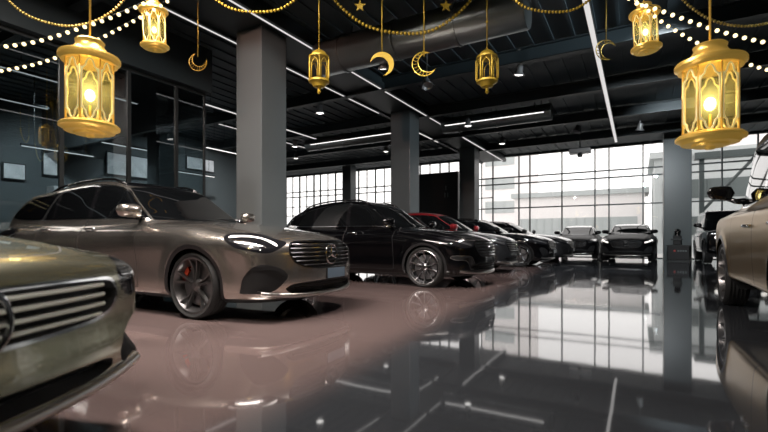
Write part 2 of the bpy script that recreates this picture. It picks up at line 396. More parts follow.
class KindBuilder:
    def __init__(s, cfg, h):
        s.c = c = cfg; s.car = k = Car(cfg, h); k.surface()
        wb, wr, ra = c['wb'], k.wr, c['ra']; K = c['k']; N = c['nose']
        wrap = lambda P: np.abs(P[:,1]) + np.maximum(.90+c['nose']-P[:,0], 0)*.8
        s.wrap = wrap
        r0 = lambda P: np.minimum(np.hypot(P[:,0], P[:,2]-wr), np.hypot(P[:,0]+wb, P[:,2]-wr))
        k.cut(lambda P: np.maximum(r0(P)-ra, .48-P[:,1]), 'void')
        keep = k.lab != k.names.index('void'); k.T_ = k.T_[keep]; k.lab = k.lab[keep]
        k.cut(lambda P: P[:,2]-.235, 'underbody')
        if c.get('cladding', True): k.cut(lambda P: np.maximum(np.maximum(r0(P)-ra-.045, .55-P[:,1]), -(P[:,2]-.2)), 'wheel_arch_trim')
        if c.get('cladding', True): k.cut(lambda P: P[:,0]+wb*.5, 'wheel_arch_rear', only=['wheel_arch_trim'])
        win = roundpoly(c['win'], 5); side = k.side
        gw = lambda P: np.maximum(poly_sdf(P[:,0], P[:,2], win), side(P[:,0], P[:,2])-.05-P[:,1])
        k.cut(lambda P: gw(P)-.016, 'window_trim', only=['body'])
        k.cut(gw, 'side_window', only=['window_trim'])
        for px, wd, nm in ((c['bp'], .045, 'window_pillar'), (c['cp'], .03, 'window_pillar_c')):
            k.cut(lambda P: np.abs(P[:,0]-px+ (P[:,2]-1.1)*.12)-wd, nm, only=['side_window'])
        k.cut(lambda P: P[:,0]-c['bp'], 'side_window_b', only=['side_window'])       # behind the pillar
        k.cut(lambda P: P[:,0]-c['cp'], 'side_window_c', only=['side_window_b'])
        # windscreen, roof, rear screen
        zb = c.get('wsb', 1.06); zt = c['wst']
        gs = lambda P: np.maximum.reduce([P[:,1]-(side(P[:,0], P[:,2])-.075), zb+.01-P[:,2]+.05*(P[:,1]/.7)**2*0, P[:,2]-zt+.05*(P[:,1]/.6)**2, (-1.62-K)-P[:,0]])
        k.cut(gs, 'windscreen', only=['body'])
        if c.get('darkroof', True):
            k.cut(lambda P: np.maximum.reduce([P[:,1]-(side(P[:,0], P[:,2])-.06), zt-.015-P[:,2]-.0*P[:,0]]), 'roof_panel', only=['body'])
        gr = lambda P: np.maximum.reduce([P[:,1]-(side(P[:,0], P[:,2])-.09), 1.13-P[:,2], P[:,2]-c['zz'](1.44), P[:,0]-(-2.9-K)])
        k.cut(gr, 'rear_window', only=['body'])
        # bonnet
        hood = roundpoly([(.80+N,0),(.78+N,.3),(.70+N,.52),(.45,.72),(.1,.80),(-.5-K,.84),(-.62-K,.6),(-.62-K,0),(-.62-K,-.6),(.6+N,-.6),(.78+N,-.3)], 4)
        gh = lambda P: np.maximum(poly_sdf(P[:,0], P[:,1], hood), c.get('bonnet_min', .80)-P[:,2])
        k.cut(lambda P: gh(P)-.0035, 'panel_gap', only=['body'])
        k.cut(lambda P: gh(P)+.0035, 'bonnet', only=['panel_gap'])
        # doors
        zb0 = .30
        def door(x1, x0, rear):
            def g(P):
                d = np.maximum.reduce([P[:,0]-x1-(P[:,2]-.7)*.06*0, x0-P[:,0], zb0-P[:,2], P[:,2]-1.115, .5-P[:,1]])
                if rear: d = np.maximum(d, (ra+.09)-np.hypot(P[:,0]+wb, P[:,2]-wr))
                return d
            return g
        for nm, g in (('front_door', door(-.62-K, c['bp'], False)), ('rear_door', door(c['bp']-.008, c['cp']-.12, True))):
            k.cut(lambda P: g(P)-.0035, 'panel_gap', only=['body'])
            k.cut(lambda P: g(P)+.0035, nm, only=['panel_gap'])
        # nose
        gp = lambda poly: roundpoly(poly+[(-y, z) for y, z in poly[::-1]], 4)
        if c.get('grille'):
            G = gp(c['grille']); g1 = lambda P: np.maximum(poly_sdf(P[:,1], P[:,2], G), .45-P[:,0]); s.gG = g1
            k.cut(lambda P: g1(P)-.014, 'grille_frame', only=['body', 'panel_gap', 'bonnet']); k.cut(g1, 'grille', only=['grille_frame'])
        L = gp(c['lowgrille']); g2 = lambda P: np.maximum(poly_sdf(P[:,1], P[:,2], L), .3-P[:,0]); k.cut(g2, 'lower_intake', only=['body'])
        I = roundpoly(c['intake'], 4); g3 = lambda P: np.maximum(poly_sdf(wrap(P), P[:,2], I), .0-P[:,0]); 
        if c.get('iframe'): k.cut(lambda P: g3(P)-.011, 'intake_trim', only=['body'])
        k.cut(g3, 'side_intake', only=['body', 'intake_trim'])
        H = roundpoly(c['head'], 4); g4 = lambda P: np.maximum(poly_sdf(wrap(P), P[:,2], H), -.1-P[:,0]); k.cut(g4, 'headlight', only=['body', 'bonnet', 'panel_gap'])
        if c.get('drl'):
            D = roundpoly(c['drl'], 4); k.cut(lambda P: np.maximum(poly_sdf(wrap(P), P[:,2], D), -.1-P[:,0]), 'headlight_strip', only=['headlight'])
        if c.get('eye'):
            D = roundpoly(c['eye'], 4); k.cut(lambda P: np.maximum(poly_sdf(wrap(P), P[:,2], D), -.1-P[:,0]), 'headlight_lens', only=['headlight'])
        if c.get('twotone'): k.cut(lambda P: 1.07-P[:,2], 'cabin', only=['body', 'window_trim'])
        # tail lamp
        R = roundpoly([(-3.72-K-.3,.98),(-3.45-K,.99),(-3.3-K,.93),(-3.45-K,.86),(-3.72-K-.3,.84)], 4)
        k.cut(lambda P: np.maximum(poly_sdf(P[:,0], P[:,2], R), .45-P[:,1]), 'tail_light', only=['body'])
        k.finish()
        # recess the openings
        lab = k.lab
        def recess(names, g, depth, slope, dirn=(-1,0,0)):
            ids = [k.names.index(n) for n in names if n in k.names]; u = np.unique(k.T_[np.isin(lab, ids)])
            d = np.clip(-g(k.V[u])*slope, 0, depth); k.V[u] += np.array(dirn)*d[:,None]
        if c.get('grille'): recess(['grille'], g1, .05, 3)
        recess(['lower_intake'], g2, .09, 3); recess(['side_intake'], g3, .07, 1.6)
        recess(['side_window', 'side_window_b', 'side_window_c', 'window_pillar', 'window_pillar_c'], gw, .008, 2, (0,-1,0))
        s.cache = {}
    def mesh(s, key, names, mode, m):
        ck = (key, mode, tuple(names))
        if ck not in s.cache:
            e = s.car.extract(names, mode)
            if e is None: s.cache[ck] = None
            else:
                V, T, N = e; me = bpy.data.meshes.new(key); me.from_pydata(V.tolist(), [], T.tolist()); me.update()
                me.polygons.foreach_set('use_smooth', [True]*len(me.polygons)); me.normals_split_custom_set_from_vertices(N.tolist()); s.cache[ck] = me
        me = s.cache[ck]
        if me is None: return None
        me = me.copy(); me.materials.clear(); me.materials.append(m); return me
    def part(s, name, names, mode, m, parent):
        me = s.mesh(name, names, mode, m)
        if me is None: return None
        return link(bpy.data.objects.new(name, me), parent)

# ------------------------------------------------------------------ wheels
WHEELS = {}
def wheel_meshes(style, R=.355, w=.235):
    """outer face towards +y, centre at origin"""
    if (style, R) in WHEELS: return WHEELS[(style, R)]
    ri = R*.83 if style != 'off' else R*.68; hw = w/2
    t = MB(); prof = [(ri-.012,hw*.80),(ri+.004,hw*.90),(ri+.02,hw*.97),(ri+(R-ri)*.5,hw*1.03),(R-.02,hw*.95),(R-.005,hw*.80),(R,hw*.62)]
    for q in (.45,.15): prof += [(R,hw*q+.02),(R-.008,hw*q+.012),(R-.008,hw*q-.004),(R,hw*q-.012)]
    full = prof+[(r,-y) for r, y in prof[::-1]]
    t.lathe(full, 48, axis='y')
    rim = MB()
    rim.lathe([(ri-.012,hw*.80),(ri+.002,hw*.905),(ri-.004,hw*.93),(ri-.016,hw*.90),(ri-.024,hw*.72),(ri-.05,hw*.3),(ri-.06,-hw*.8)], 48, axis='y')
    n, twin = {'twin':(5,True),'multi':(10,False),'five':(5,False),'off':(5,False)}[style]
    for i in range(n):
        a0 = 2*pi*i/n+.3
        for da in ((-.17,.17) if twin else (0,)):
            a = a0+da*(.75 if twin else 1); a2 = a0+da*(1.15 if twin else 1)
            wd0, wd1 = (.015,.013) if twin else ((.017,.011) if style == 'multi' else (.04,.03))
            V = []
            for (rr, aa, wd, y1, y0) in ((.05,a0+da*1.1,wd0,hw*.62,hw*.30),(ri*.55,a,wd0*.9,hw*.58,hw*.30),(ri-.03,a2,wd1,hw*.80,hw*.45),(ri-.008,a2,wd1*1.2,hw*.90,hw*.55)):
                c_ = Vector((cos(aa)*rr, 0, sin(aa)*rr)); tt = Vector((-sin(aa), 0, cos(aa)))
                V += [c_-tt*wd+Vector((0,y0,0)), c_+tt*wd+Vector((0,y0,0)), c_+tt*wd*.6+Vector((0,y1,0)), c_-tt*wd*.6+Vector((0,y1,0))]
            F = []
            for j in range(3):
                for q in range(4): F.append((j*4+q, (j+1)*4+q, (j+1)*4+(q+1)%4, j*4+(q+1)%4))
            rim.add(V, F)
    rim.lathe([(.0,hw*.66),(.03,hw*.66),(.036,hw*.62),(.05,hw*.60),(.066,hw*.5),(.07,hw*.2)], 20, axis='y')
    disc = MB(); disc.lathe([(.06,-.01),(.06,.02),(ri*.74,.02),(ri*.74,-.01),(.06,-.01)], 32, axis='y')
    cal = MB()
    V = []; nseg = 7
    for j in range(nseg):
        a = radians(14+36*j/(nseg-1))
        for (rr, y) in ((ri*.64,.035),(ri*.82,.035),(ri*.82,-.03),(ri*.64,-.03)): V.append((cos(a)*rr, y, sin(a)*rr))
    F = [(0,1,2,3), tuple((nseg-1)*4+q for q in (3,2,1,0))]
    for j in range(nseg-1):
        for q in range(4): F.append((j*4+q, (j+1)*4+q, (j+1)*4+(q+1)%4, j*4+(q+1)%4))
    cal.add(V, F)
    WHEELS[(style, R)] = (t, rim, disc, cal); return WHEELS[(style, R)]

def add_wheel(root, loc, side, steer, style, R, rimmat, calmat, simple=False):
    t, rim, disc, cal = wheel_meshes(style, R)
    w = t.build('wheel', MATS['tyre'], root, auto=40); w.location = loc; w.rotation_euler = (0, 0, steer + (pi if side < 0 else 0))
    rim.build('rim', rimmat, w, auto=35)
    if not simple:
        disc.build('brake_disc', MATS['disc'], w, auto=30); cal.build('brake_caliper', calmat, w, auto=30)
    return w

def star_mesh(R=.085, t=.014):
    m = MB(); ring = [Vector((0, R*cos(a), R*sin(a))) for a in np.linspace(0, 2*pi, 28, endpoint=False)]
    m.tube(ring, t*.62, 6, closed=True)
    for i in range(3):
        a = pi/2+2*pi*i/3; d = Vector((0, cos(a), sin(a))); n = Vector((0, -sin(a), cos(a)))
        tip = d*R*.99; l = n*R*.2; r_ = -n*R*.2; b = -d*R*.12
        m.add([tip, l, b, r_, Vector((t,0,0)), Vector((-t*.3,0,0))], [(0,1,4),(1,2,4),(2,3,4),(3,0,4),(1,0,5),(2,1,5),(3,2,5),(0,3,5)])
    return m

def build_car(kb, loc, rz, paint, label, lit='lamp_lit', mirmat=None, tail='tail_red', cat='car', group=None, style='twin', steer=0., name='car', detail=2, rim='rim_dark', cal='caliper_black', plate='plate_blue', trim='chrome', emblem=True, rails=True, mirrors=True, rooftop=None, hoodmat=None, bodyupper=None):
    c = kb.c; k = kb.car; K = c['k']; wb = c['wb']; wr = k.wr
    root = thing(name, label, cat, loc, rz, group)
    P = lambda n, names, mode, m: kb.part(n, names, mode, m, root)
    P('body', ['body'], 'both', paint); P('panel_gap', ['panel_gap'], 'both', MATS['black_plastic']); P('bonnet', ['bonnet'], 'both', hoodmat or paint)
    P('cabin', ['cabin'], 'both', bodyupper or paint)
    P('underbody', ['underbody'], 'both', MATS['black_plastic'])
    P('windscreen', ['windscreen'], 'both', MATS['car_glass']); P('rear_window', ['rear_window'], 'both', MATS['car_glass'])
    P('roof_panel', ['roof_panel'], 'both', rooftop or MATS['roof_black'])
    if 'grille' in k.names:
        P('grille', ['grille'], 'both', MATS['black_plastic']); P('grille_frame', ['grille_frame'], 'both', MATS[c.get('gframe', 'black_gloss')])
    P('lower_intake', ['lower_intake'], 'both', MATS['black_plastic'])
    for md in ('l', 'r'):
        sd = 1 if md == 'l' else -1
        P('wheel_arch_trim', ['wheel_arch_trim'], md, MATS[c.get('archmat', 'black_satin')])
        P('wheel_arch_trim', ['wheel_arch_rear'], md, MATS[c.get('archmat', 'black_satin')])
        d = P('front_door', ['front_door'], md, paint); d2 = P('rear_door', ['rear_door'], md, paint)
        P('window_trim', ['window_trim'], md, MATS[trim]); P('window_pillar', ['window_pillar'], md, MATS['black_gloss']); P('window_pillar', ['window_pillar_c'], md, MATS['black_gloss'])
        for nme in ('side_window', 'side_window_b', 'side_window_c'):
            P('side_window', [nme], md, MATS['car_glass'])
        hl = P('headlight', ['headlight'], md, MATS['lamp_dark'])
        if 'headlight_strip' in k.names: kb.part('light_strip', ['headlight_strip'], md, MATS[lit], hl)
        if 'headlight_lens' in k.names: kb.part('lens', ['headlight_lens'], md, MATS['lamp_lens'], hl)
        P('intake_trim', ['intake_trim'], md, MATS['satin_silver'])
        P('side_intake', ['side_intake'], md, MATS['black_plastic']); P('tail_light', ['tail_light'], md, MATS[tail])
        if detail >= 1:
            for dd, hx in ((d, c['bp']+.17), (d2, c['cp']+.05)):
                y = float(k.yside(hx, .97)[0]); m = MB()
                m.tube([(hx-.11,y-.005,.965),(hx-.09,y+.028,.967),(hx,y+.036,.97),(hx+.09,y+.028,.969),(hx+.11,y-.005,.968)], .014, 8)
                if sd < 0: m.V = [(v[0], -v[1], v[2]) for v in m.V]; m.F = [f[::-1] for f in m.F]
                m.build('door_handle', MATS[c.get('handle', trim)], dd, smooth=True)
        if mirrors:
            mx = -.74-K; my = float(k.yside(mx-.02, 1.10)[0])+c.get('mirr', 0.); mz = c.get('mz', 1.15)
            def mirror(k_):
                m = MB(); prof = []
                for j in range(9):
                    u = j/8; sc = (max(0, 1-(2*u-1)**4))**.5*.95+.05; y = my+.05+.27*u
                    ring = []
                    for i in range(14):
                        a = 2*pi*i/14; cx, cz = cos(a), sin(a)
                        ring.append((mx+.03+(.10*abs(cx)**.8*(1 if cx > 0 else -1)*(1 if cx > 0 else .35))*sc - .04*u, y*sd, mz+.012+.085*abs(cz)**.75*(1 if cz > 0 else -1)*sc*(1-.15*u)+.01*u))
                    prof.append(ring)
                V = [p for r_ in prof for p in r_]; F = [(j*14+i, j*14+(i+1)%14, (j+1)*14+(i+1)%14, (j+1)*14+i) for j in range(8) for i in range(14)]
                F += [tuple(range(14))[::-1], tuple(8*14+i for i in range(14))]
                if sd > 0: F = [f[::-1] for f in F]
                m.add(V, F); return m
            mo = mirror(0).build('side_mirror', mirmat or bodyupper or paint, root, smooth=True)
            st = MB(); az = c.get('armz', 1.10); st.tube([(mx-.02,(my-.03)*sd,az),(mx,(my+.05)*sd,az+.005),(mx+.02,(my+.13)*sd,mz-.05)], .03, 8, taper=[1.3,1,.8]); st.build('mirror_arm', MATS['black_gloss'], mo, smooth=True)
            gl = MB(); gl.prism([(-.09,-.055),(.09,-.05),(.10,.0),(.08,.055),(-.08,.06),(-.10,.0)], 0, .004, Matrix.Translation((mx-.012,(my+.18)*sd,mz+.01)) @ Matrix.Rotation(-pi/2, 4, 'Y') @ Matrix.Rotation(pi/2, 4, 'Z'))
            gl.build('mirror_glass', MATS['mirror'], mo)
        for wx, stv in ((0., steer), (-wb, 0.)):
            add_wheel(root, (wx, sd*(k.c.get('track', .80)), wr), sd, stv, style, wr, MATS[rim], MATS[cal], simple=detail < 1)
            wl = MB(); V = []; F = []
            r_ = c['ra']+.012
            for j in range(21):
                a = -.35+(pi+.7)*j/20
                for y in (.30, .62, .86 if j not in (0, 20) else .8): V.append((wx+cos(a)*r_, y*sd, wr+sin(a)*r_))
            for j in range(20):
                for q in range(2): F.append((j*3+q, j*3+q+1, (j+1)*3+q+1, (j+1)*3+q))
            V.append((wx, .30*sd, wr)); n = len(V)-1
            for j in range(20): F.append((j*3, (j+1)*3, n))
            wl.add(V, F); wl.build('wheel_well', MATS['black_plastic'], root, smooth=False)
        if rails and detail >= 1:
            xs = np.linspace(-1.35-K, -3.15-K, 16); pts = []
            for i, x in enumerate(xs):
                lift = .035*min(1, i/1.5, (15-i)/1.5); yy = float(k.side(np.array([x]), np.array([c['zz'](1.58)]))[0])-.07
                pts.append((x, yy*sd, float(k.ztop(x, yy)[0])+lift-.005))
            r_ = MB(); r_.tube(pts, .016, 8); r_.build('roof_rail', MATS['black_gloss'], root, smooth=True)
    if 'grille' in k.names and detail >= 1:
        G = roundpoly(c['grille']+[(-y, z) for y, z in c['grille'][::-1]], 4)
        zs = [z for _, z in c['grille']]; z0, z1 = min(zs), max(zs); ns = c['nslat']
        for i in range(ns):
            z = z0+(z1-z0)*(i+.7)/(ns+.35)
            ys = np.linspace(-.56, .56, 113); ins = poly_sdf(ys, np.full_like(ys, z), G) < -.002; ys = ys[ins]
            if len(ys) < 4: continue
            ys = np.linspace(ys[0], ys[-1], 27); xs = k.xfront(ys, np.full_like(ys, z))
            V = []; F = []; th = c.get('slat', .0075)
            for x, y in zip(xs, ys): V += [(x-.004,y,z-th*.8),(x+.002,y,z),(x-.004,y,z+th),(x-.03,y,z+th*.9),(x-.03,y,z-th*.7)]
            for j in range(len(ys)-1):
                for q in range(5): F.append((j*5+q, (j+1)*5+q, (j+1)*5+(q+1)%5, j*5+(q+1)%5))
            mesh_obj('grille_slat', V, F, MATS[c.get('slatmat', 'chrome')], root, smooth=False)
        if emblem:
            ze = (z0+z1)/2+c.get('emz', .01); xe = float(k.xfront(0, ze)[0]); e = star_mesh(c.get('emr', .085)); eo = e.build('emblem', MATS['chrome'], root, auto=30); eo.location = (xe+.022, 0, ze)
    if detail >= 1:
        for zz_, th in ((.39,.008),(.345,.008)):
            ys = np.linspace(-.50, .50, 21); xs = k.xfront(ys, np.full_like(ys, zz_)); V = []; F = []
            for x, y in zip(xs, ys): V += [(x-.03,y,zz_-th),(x-.02,y,zz_),(x-.03,y,zz_+th),(x-.06,y,zz_)]
            for j in range(20):
                for q in range(4): F.append((j*4+q, (j+1)*4+q, (j+1)*4+(q+1)%4, j*4+(q+1)%4))
            mesh_obj('intake_slat', V, F, MATS['black_satin'], root, smooth=False)
    if c.get('skid', True) and detail >= 1:
        ys = np.linspace(-.80, .80, 41); zc = .255+.03*np.abs(ys/.7)**3; xs = k.xfront(ys, zc+.02); V = []; F = []
        prof = [(-.03,-.03),(.012,-.022),(.022,0),(.012,.018),(-.03,.026)]
        for x, y, z in zip(xs, ys, zc): V += [(x+a,y,z+b) for a, b in prof]
        n = len(prof)
        for j in range(40):
            for q in range(n): F.append((j*n+q, (j+1)*n+q, (j+1)*n+(q+1)%n, j*n+(q+1)%n))
        mesh_obj('bumper_lip', V, F, MATS[c.get('skidmat', 'satin_silver')], root, smooth=True)
    if plate:
        zp = c.get('zp', .475); xp = float(k.xfront(0, zp)[0])+.006; m = MB(); pw = c.get('pw', .24); py = c.get('py', 0.); m.box(xp-.03, xp+.008, py-pw, py+pw, zp-.055, zp+.055, bev=.006)
        pl = m.build('licence_plate', MATS[plate], root)
        m = MB(); m.box(xp-.03, xp+.003, py-pw-.015, py+pw+.015, zp-.068, zp+.068, bev=.006); m.build('plate_holder', MATS['black_plastic'], root)
    return root
# ------------------------------------------------------------------ materials of the scene
mat('paint_silver', (.56,.52,.475), .24, .95, coat=1.)
mat('paint_black', (.0015,.0015,.002), .2, 0., coat=.8, coat_rough=.02, spec=.15); mat('paint_black_soft', (.0015,.0015,.002), .45, 0., coat=.06, coat_rough=.1, spec=.12)
mat('paint_graphite', (.05,.05,.053), .28, .7, coat=1.)
mat('paint_red', (.22,.008,.012), .3, .5, coat=1.)
mat('paint_gold_haze_pale', (.34,.33,.235), .26, .85, coat=1.)  # golden haze over the near car put into its paint colour
mat('paint_gold_haze_dark', (.26,.145,.016), .3, 1., coat=.12)  # dark car at the right edge, golden haze put into its paint colour
mat('tyre', (.012,.012,.012), .75)
mat('disc', (.25,.25,.26), .35, 1.)
mat('caliper_red', (.55,.06,.02), .35)
mat('caliper_black', (.03,.03,.03), .4)
mat('rim_dark', (.20,.195,.195), .3, .9)
mat('rim_bright', (.42,.42,.43), .25, 1.)
mat('black_plastic', (.008,.008,.009), .6)
mat('black_satin', (.015,.015,.016), .35)
mat('black_gloss', (.006,.006,.007), .12, 0, coat=1.)
mat('roof_black', (.005,.005,.006), .08, 0, coat=1.)
mat('car_glass', (.003,.0035,.004), .02, 0, spec=.7)
mat('slat_bright', (.78,.80,.74), .38, .6)
mat('chrome', (.65,.66,.67), .12, 1.)
mat('satin_silver', (.5,.48,.46), .28, 1.)
mat('mirror', (.7,.7,.7), .02, 1.)
mat('lamp_dark', (.01,.01,.012), .05, 0, coat=1.)
mat('lamp_lit', (.8,.8,.8), .2, 0, emis=(1,.93,.85), estr=1.1)
mat('lamp_lens', (.45,.45,.45), .12, .9, coat=1.)
mat('tail_red', (.25,.01,.01), .1, coat=1.)
mat('plate_blue', (.16,.24,.32), .35)
mat('plate_white', (.5,.5,.5), .35)

def CFG_A():
    c = suv_cfg(k=.30, nose=.22, rear=.50, wb=2.9)
    c['win'][7:11] = [(x-.52, z+dz) for (x, z), dz in zip(c['win'][7:11], (.03,.04,.03,.01))]; c['green'] = [(x-(.50 if x < -3.2 else .25 if x < -2.7 else 0), z+(.05 if -4.0 < x < -3.2 and z > 1.2 else 0)) for x, z in c['green']]
    c['head'] = [(1.44,.85),(1.38,.89),(1.19,.905),(.96,.888),(.80,.835),(.68,.803),(.82,.731),(.94,.696),(1.16,.722),(1.34,.76)]
    c['eye'] = [(1.03,.745),(1.09,.80),(1.24,.825),(1.30,.80),(1.24,.765),(1.10,.735)]
    c['drl'] = [(.80,.775),(.86,.815),(1.0,.858),(1.20,.880),(1.38,.868),(1.385,.855),(1.2,.862),(1.0,.840),(.88,.792),(.82,.765)]
    c['intake'] = [(1.27,.30),(1.26,.31),(1.235,.434),(1.16,.535),(1.06,.583),(.88,.574),(.74,.527),(.68,.47),(.76,.385),(.90,.312),(1.07,.30)]
    c['grille'] = [(0,.815),(.3,.815),(.45,.805),(.53,.775),(.555,.70),(.52,.62),(.43,.572),(.2,.545),(0,.54)]
    c['lowgrille'] = [(0,.405),(.4,.395),(.56,.375),(.60,.34),(.54,.295),(.42,.275),(0,.27)]
    c['emz'] = .0; c['emr'] = .105; c['zp'] = .465; c['nslat'] = 6; c['pw'] = .17; c['py'] = .11
    return c
def CFG_F():
    c = suv_cfg(k=.1, nose=.0); c['bow'] = .11; c['k1'] = .09; c['tx'] = [(.95,.97),(.5,.99),(-.3,1.),(-3,1.),(-3.8,.94)]; c['crown'] = .05
    zl = {.72:.70,.79:.745,.855:.785,.92:.82,.985:.865,1.025:.905,1.055:.95,1.075:1.0}; c['lower'] = [(x+.03 if x > .7 and z < .4 else x, zl.get(z, z) if x > -.8 else z) for x, z in c['lower']]; c['bonnet_min'] = .70
    c['grille'] = [(0,.675),(.35,.675),(.55,.67),(.62,.655),(.645,.61),(.61,.56),(.52,.53),(.3,.515),(0,.51)]; c['nslat'] = 4; c['slat'] = .006; c['gframe'] = 'chrome'
    c['head'] = [(.72,.66),(.74,.70),(.84,.74),(1.0,.765),(1.2,.77),(1.15,.71),(.98,.63),(.84,.585),(.76,.60)]
    c['intake'] = [(.66,.36),(.70,.42),(.86,.50),(1.04,.53),(1.10,.49),(1.04,.42),(.98,.35),(.84,.31),(.70,.315)]
    c['lowgrille'] = [(0,.37),(.42,.365),(.56,.355),(.60,.33),(.52,.30),(.3,.29),(0,.285)]; c['emz'] = .0; c['emr'] = .10; c['skidmat'] = 'satin_silver'; c['slatmat'] = 'slat_bright'; c['slat'] = .009
    c['drl'] = [(.76,.685),(.80,.725),(.92,.745),(1.08,.755),(1.10,.735),(1.0,.705),(.88,.675),(.80,.655)]
    return c
# ================================================================== the place
CH = 5.30            # ceiling height
YW = 23.3            # window wall
XL, XR, YB = -22.5, 8.0, -6.0
F_PX = 439.; HZ = 240.; EYE = .83
def at(px, py, d):
    """world point seen at pixel (px, py) at depth d (used only to measure positions)"""
    r = (px-384)/F_PX*d; z = EYE+(HZ-py)/F_PX*d
    return Vector((.866*r-.5*d, .5*r+.866*d, z))
def x_on(px, Y):
    q = (px-384)/F_PX; return Y*(.866*q-.5)/(.866+.5*q)

glass_mat('window_glass', (.93,.95,.95), .02)
glass_mat('partition_glass', (.62,.68,.70), .06, ior=1.6)
mat('ceiling_dark', (.046,.066,.076), .6, noise=(1.2,.25))
mat('beam_dark', (.026,.037,.042), .5)
mat('steel_dark', (.02,.024,.025), .45)
mat('frame_grey', (.06,.07,.07), .4, .3)
mat('duct', (.20,.22,.22), .32, .8)
mat('column_paint', (.105,.125,.13), .35, noise=(2.,.06))
mat('wall_dark', (.03,.034,.035), .5)
mat('wall_mid', (.12,.14,.143), .5)
mat('black_panel', (.004,.004,.005), .35)
mat('facade_pale', (.92,.88,.87), .7)
mat('facade_grey', (.50,.53,.53), .7)
mat('facade_dark', (.10,.12,.12), .5)
mat('asphalt', (.45,.45,.44), .8)
emit_mat('strip_white', (1,.97,.95), .75); emit_mat('strip_bright', (1,.97,.95), 1.6)
emit_mat('spot_lit', (1,.97,.93), 3.5)
emit_mat('bulb_warm', (1,.80,.42), 2.6)
emit_mat('lantern_flame', (1,.87,.40), 9.)
mat('gold_pale', (1,.8,.4), .4, .3, emis=(1,.8,.35), estr=.35)  # emission in these golds stands in for lamplight on the metal
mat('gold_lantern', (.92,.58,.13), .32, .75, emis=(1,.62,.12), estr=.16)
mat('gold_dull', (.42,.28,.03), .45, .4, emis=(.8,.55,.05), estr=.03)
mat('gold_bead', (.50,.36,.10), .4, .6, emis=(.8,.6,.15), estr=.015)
mat('gold_faint', (.25,.16,.02), .5, .5)
mat('spot_body', (.22,.22,.22), .4, .4)
mat('white_paint', (.62,.64,.63), .5)
mat('desk_wood', (.35,.33,.30), .4)
mat('red_print', (.5,.05,.04), .5)

# floor: polished epoxy, brown-pink under the row of cars, grey along the aisle
def floor_mat():
    m = bpy.data.materials.new('floor_epoxy'); m.use_nodes = True; nt = m.node_tree; b = nt.nodes['Principled BSDF']; L = nt.links.new
    tc = nt.nodes.new('ShaderNodeTexCoord'); sp = nt.nodes.new('ShaderNodeSeparateXYZ'); L(tc.outputs['Object'], sp.inputs[0])
    n = nt.nodes.new('ShaderNodeTexNoise'); n.inputs['Scale'].default_value = .5; n.inputs['Detail'].default_value = 5; L(tc.outputs['Object'], n.inputs['Vector'])
    # boundary x = -1.25 - 0.06*y
    k = nt.nodes.new('ShaderNodeMath'); k.operation = 'MULTIPLY_ADD'; k.inputs[1].default_value = .07; L(sp.outputs['Y'], k.inputs[0]); L(sp.outputs['X'], k.inputs[2])
    mr = nt.nodes.new('ShaderNodeMapRange'); mr.inputs[1].default_value = -1.75; mr.inputs[2].default_value = -1.2; L(k.outputs[0], mr.inputs[0]); mr.interpolation_type = 'SMOOTHSTEP'
    mx = nt.nodes.new('ShaderNodeMix'); mx.data_type = 'RGBA'; mx.inputs[6].default_value = (.185,.135,.128,1); mx.inputs[7].default_value = (.042,.046,.052,1); L(mr.outputs[0], mx.inputs[0])
    m2 = nt.nodes.new('ShaderNodeMix'); m2.data_type = 'RGBA'; m2.blend_type = 'MULTIPLY'; m2.inputs[0].default_value = .35; L(mx.outputs[2], m2.inputs[6]); L(n.outputs['Fac'], m2.inputs[7])
    L(m2.outputs[2], b.inputs['Base Color'])
    b.inputs['Roughness'].default_value = .045; b.inputs['IOR'].default_value = 2.7
    n2 = nt.nodes.new('ShaderNodeTexNoise'); n2.inputs['Scale'].default_value = 1.6; n2.inputs['Detail'].default_value = 2; L(tc.outputs['Object'], n2.inputs['Vector'])
    bp = nt.nodes.new('ShaderNodeBump'); bp.inputs['Strength'].default_value = .03; bp.inputs['Distance'].default_value = .02; L(n2.outputs['Fac'], bp.inputs['Height']); L(bp.outputs[0], b.inputs['Normal'])
    MATS['floor_epoxy'] = m
floor_mat()

def struct(name, mb, m, parent=None, smooth=False, auto=None):
    o = mb.build(name, m, parent, smooth=smooth, auto=auto)
    if parent is None: o['kind'] = 'structure'
    return o

m = MB(); m.box(XL-.3, XR+.3, YB-.3, YW+.15, -.12, 0); struct('floor', m, MATS['floor_epoxy'])
m = MB(); m.box(XL-.3, XR+.3, YB-.3, YW+.3, CH, CH+.2)
struct('ceiling', m, MATS['ceiling_dark'])
m = MB(); m.box(XL-.3, XL, YB-.3, YW+.3, 0, CH); struct('wall_left', m, MATS['wall_mid'])
m = MB(); m.box(XR, XR+.3, YB-.3, YW+.3, 0, CH); struct('wall_right', m, MATS['wall_dark'])
m = MB(); m.box(XL, XR, YB-.3, YB, 0, CH); struct('wall_back', m, MATS['wall_dark'])

# ceiling deck: ribs and cross beams
m = MB()
for i in range(75):
    x = XL+.2+i*.43
    if x < XR: m.box(x, x+.06, YB, YW, CH-.03, CH)
struct('trim_1', m, MATS['ceiling_dark'])
for i, y in enumerate((-3.2, 0.4, 4.0, 10.4, 13.4, 16.6, 19.8)):
    m = MB(); m.box(XL, XR, y-.10, y+.10, CH-.07, CH-.05); m.box(XL, XR, y-.015, y+.015, CH-.36, CH-.05); m.box(XL, XR, y-.10, y+.10, CH-.38, CH-.36)
    struct('trim_%d' % (2+i), m, MATS['beam_dark'])
# main girder over the column row, carrying the two long light lines
m = MB(); m.box(-7.28, -6.05, YB, YW-.05, 5.02, CH-.01); m.box(-7.36, -7.22, YB, YW-.05, 4.96, 5.12); m.box(-6.16, -5.98, YB, YW-.05, 4.96, 5.12)
struct('trim_10', m, MATS['beam_dark'])
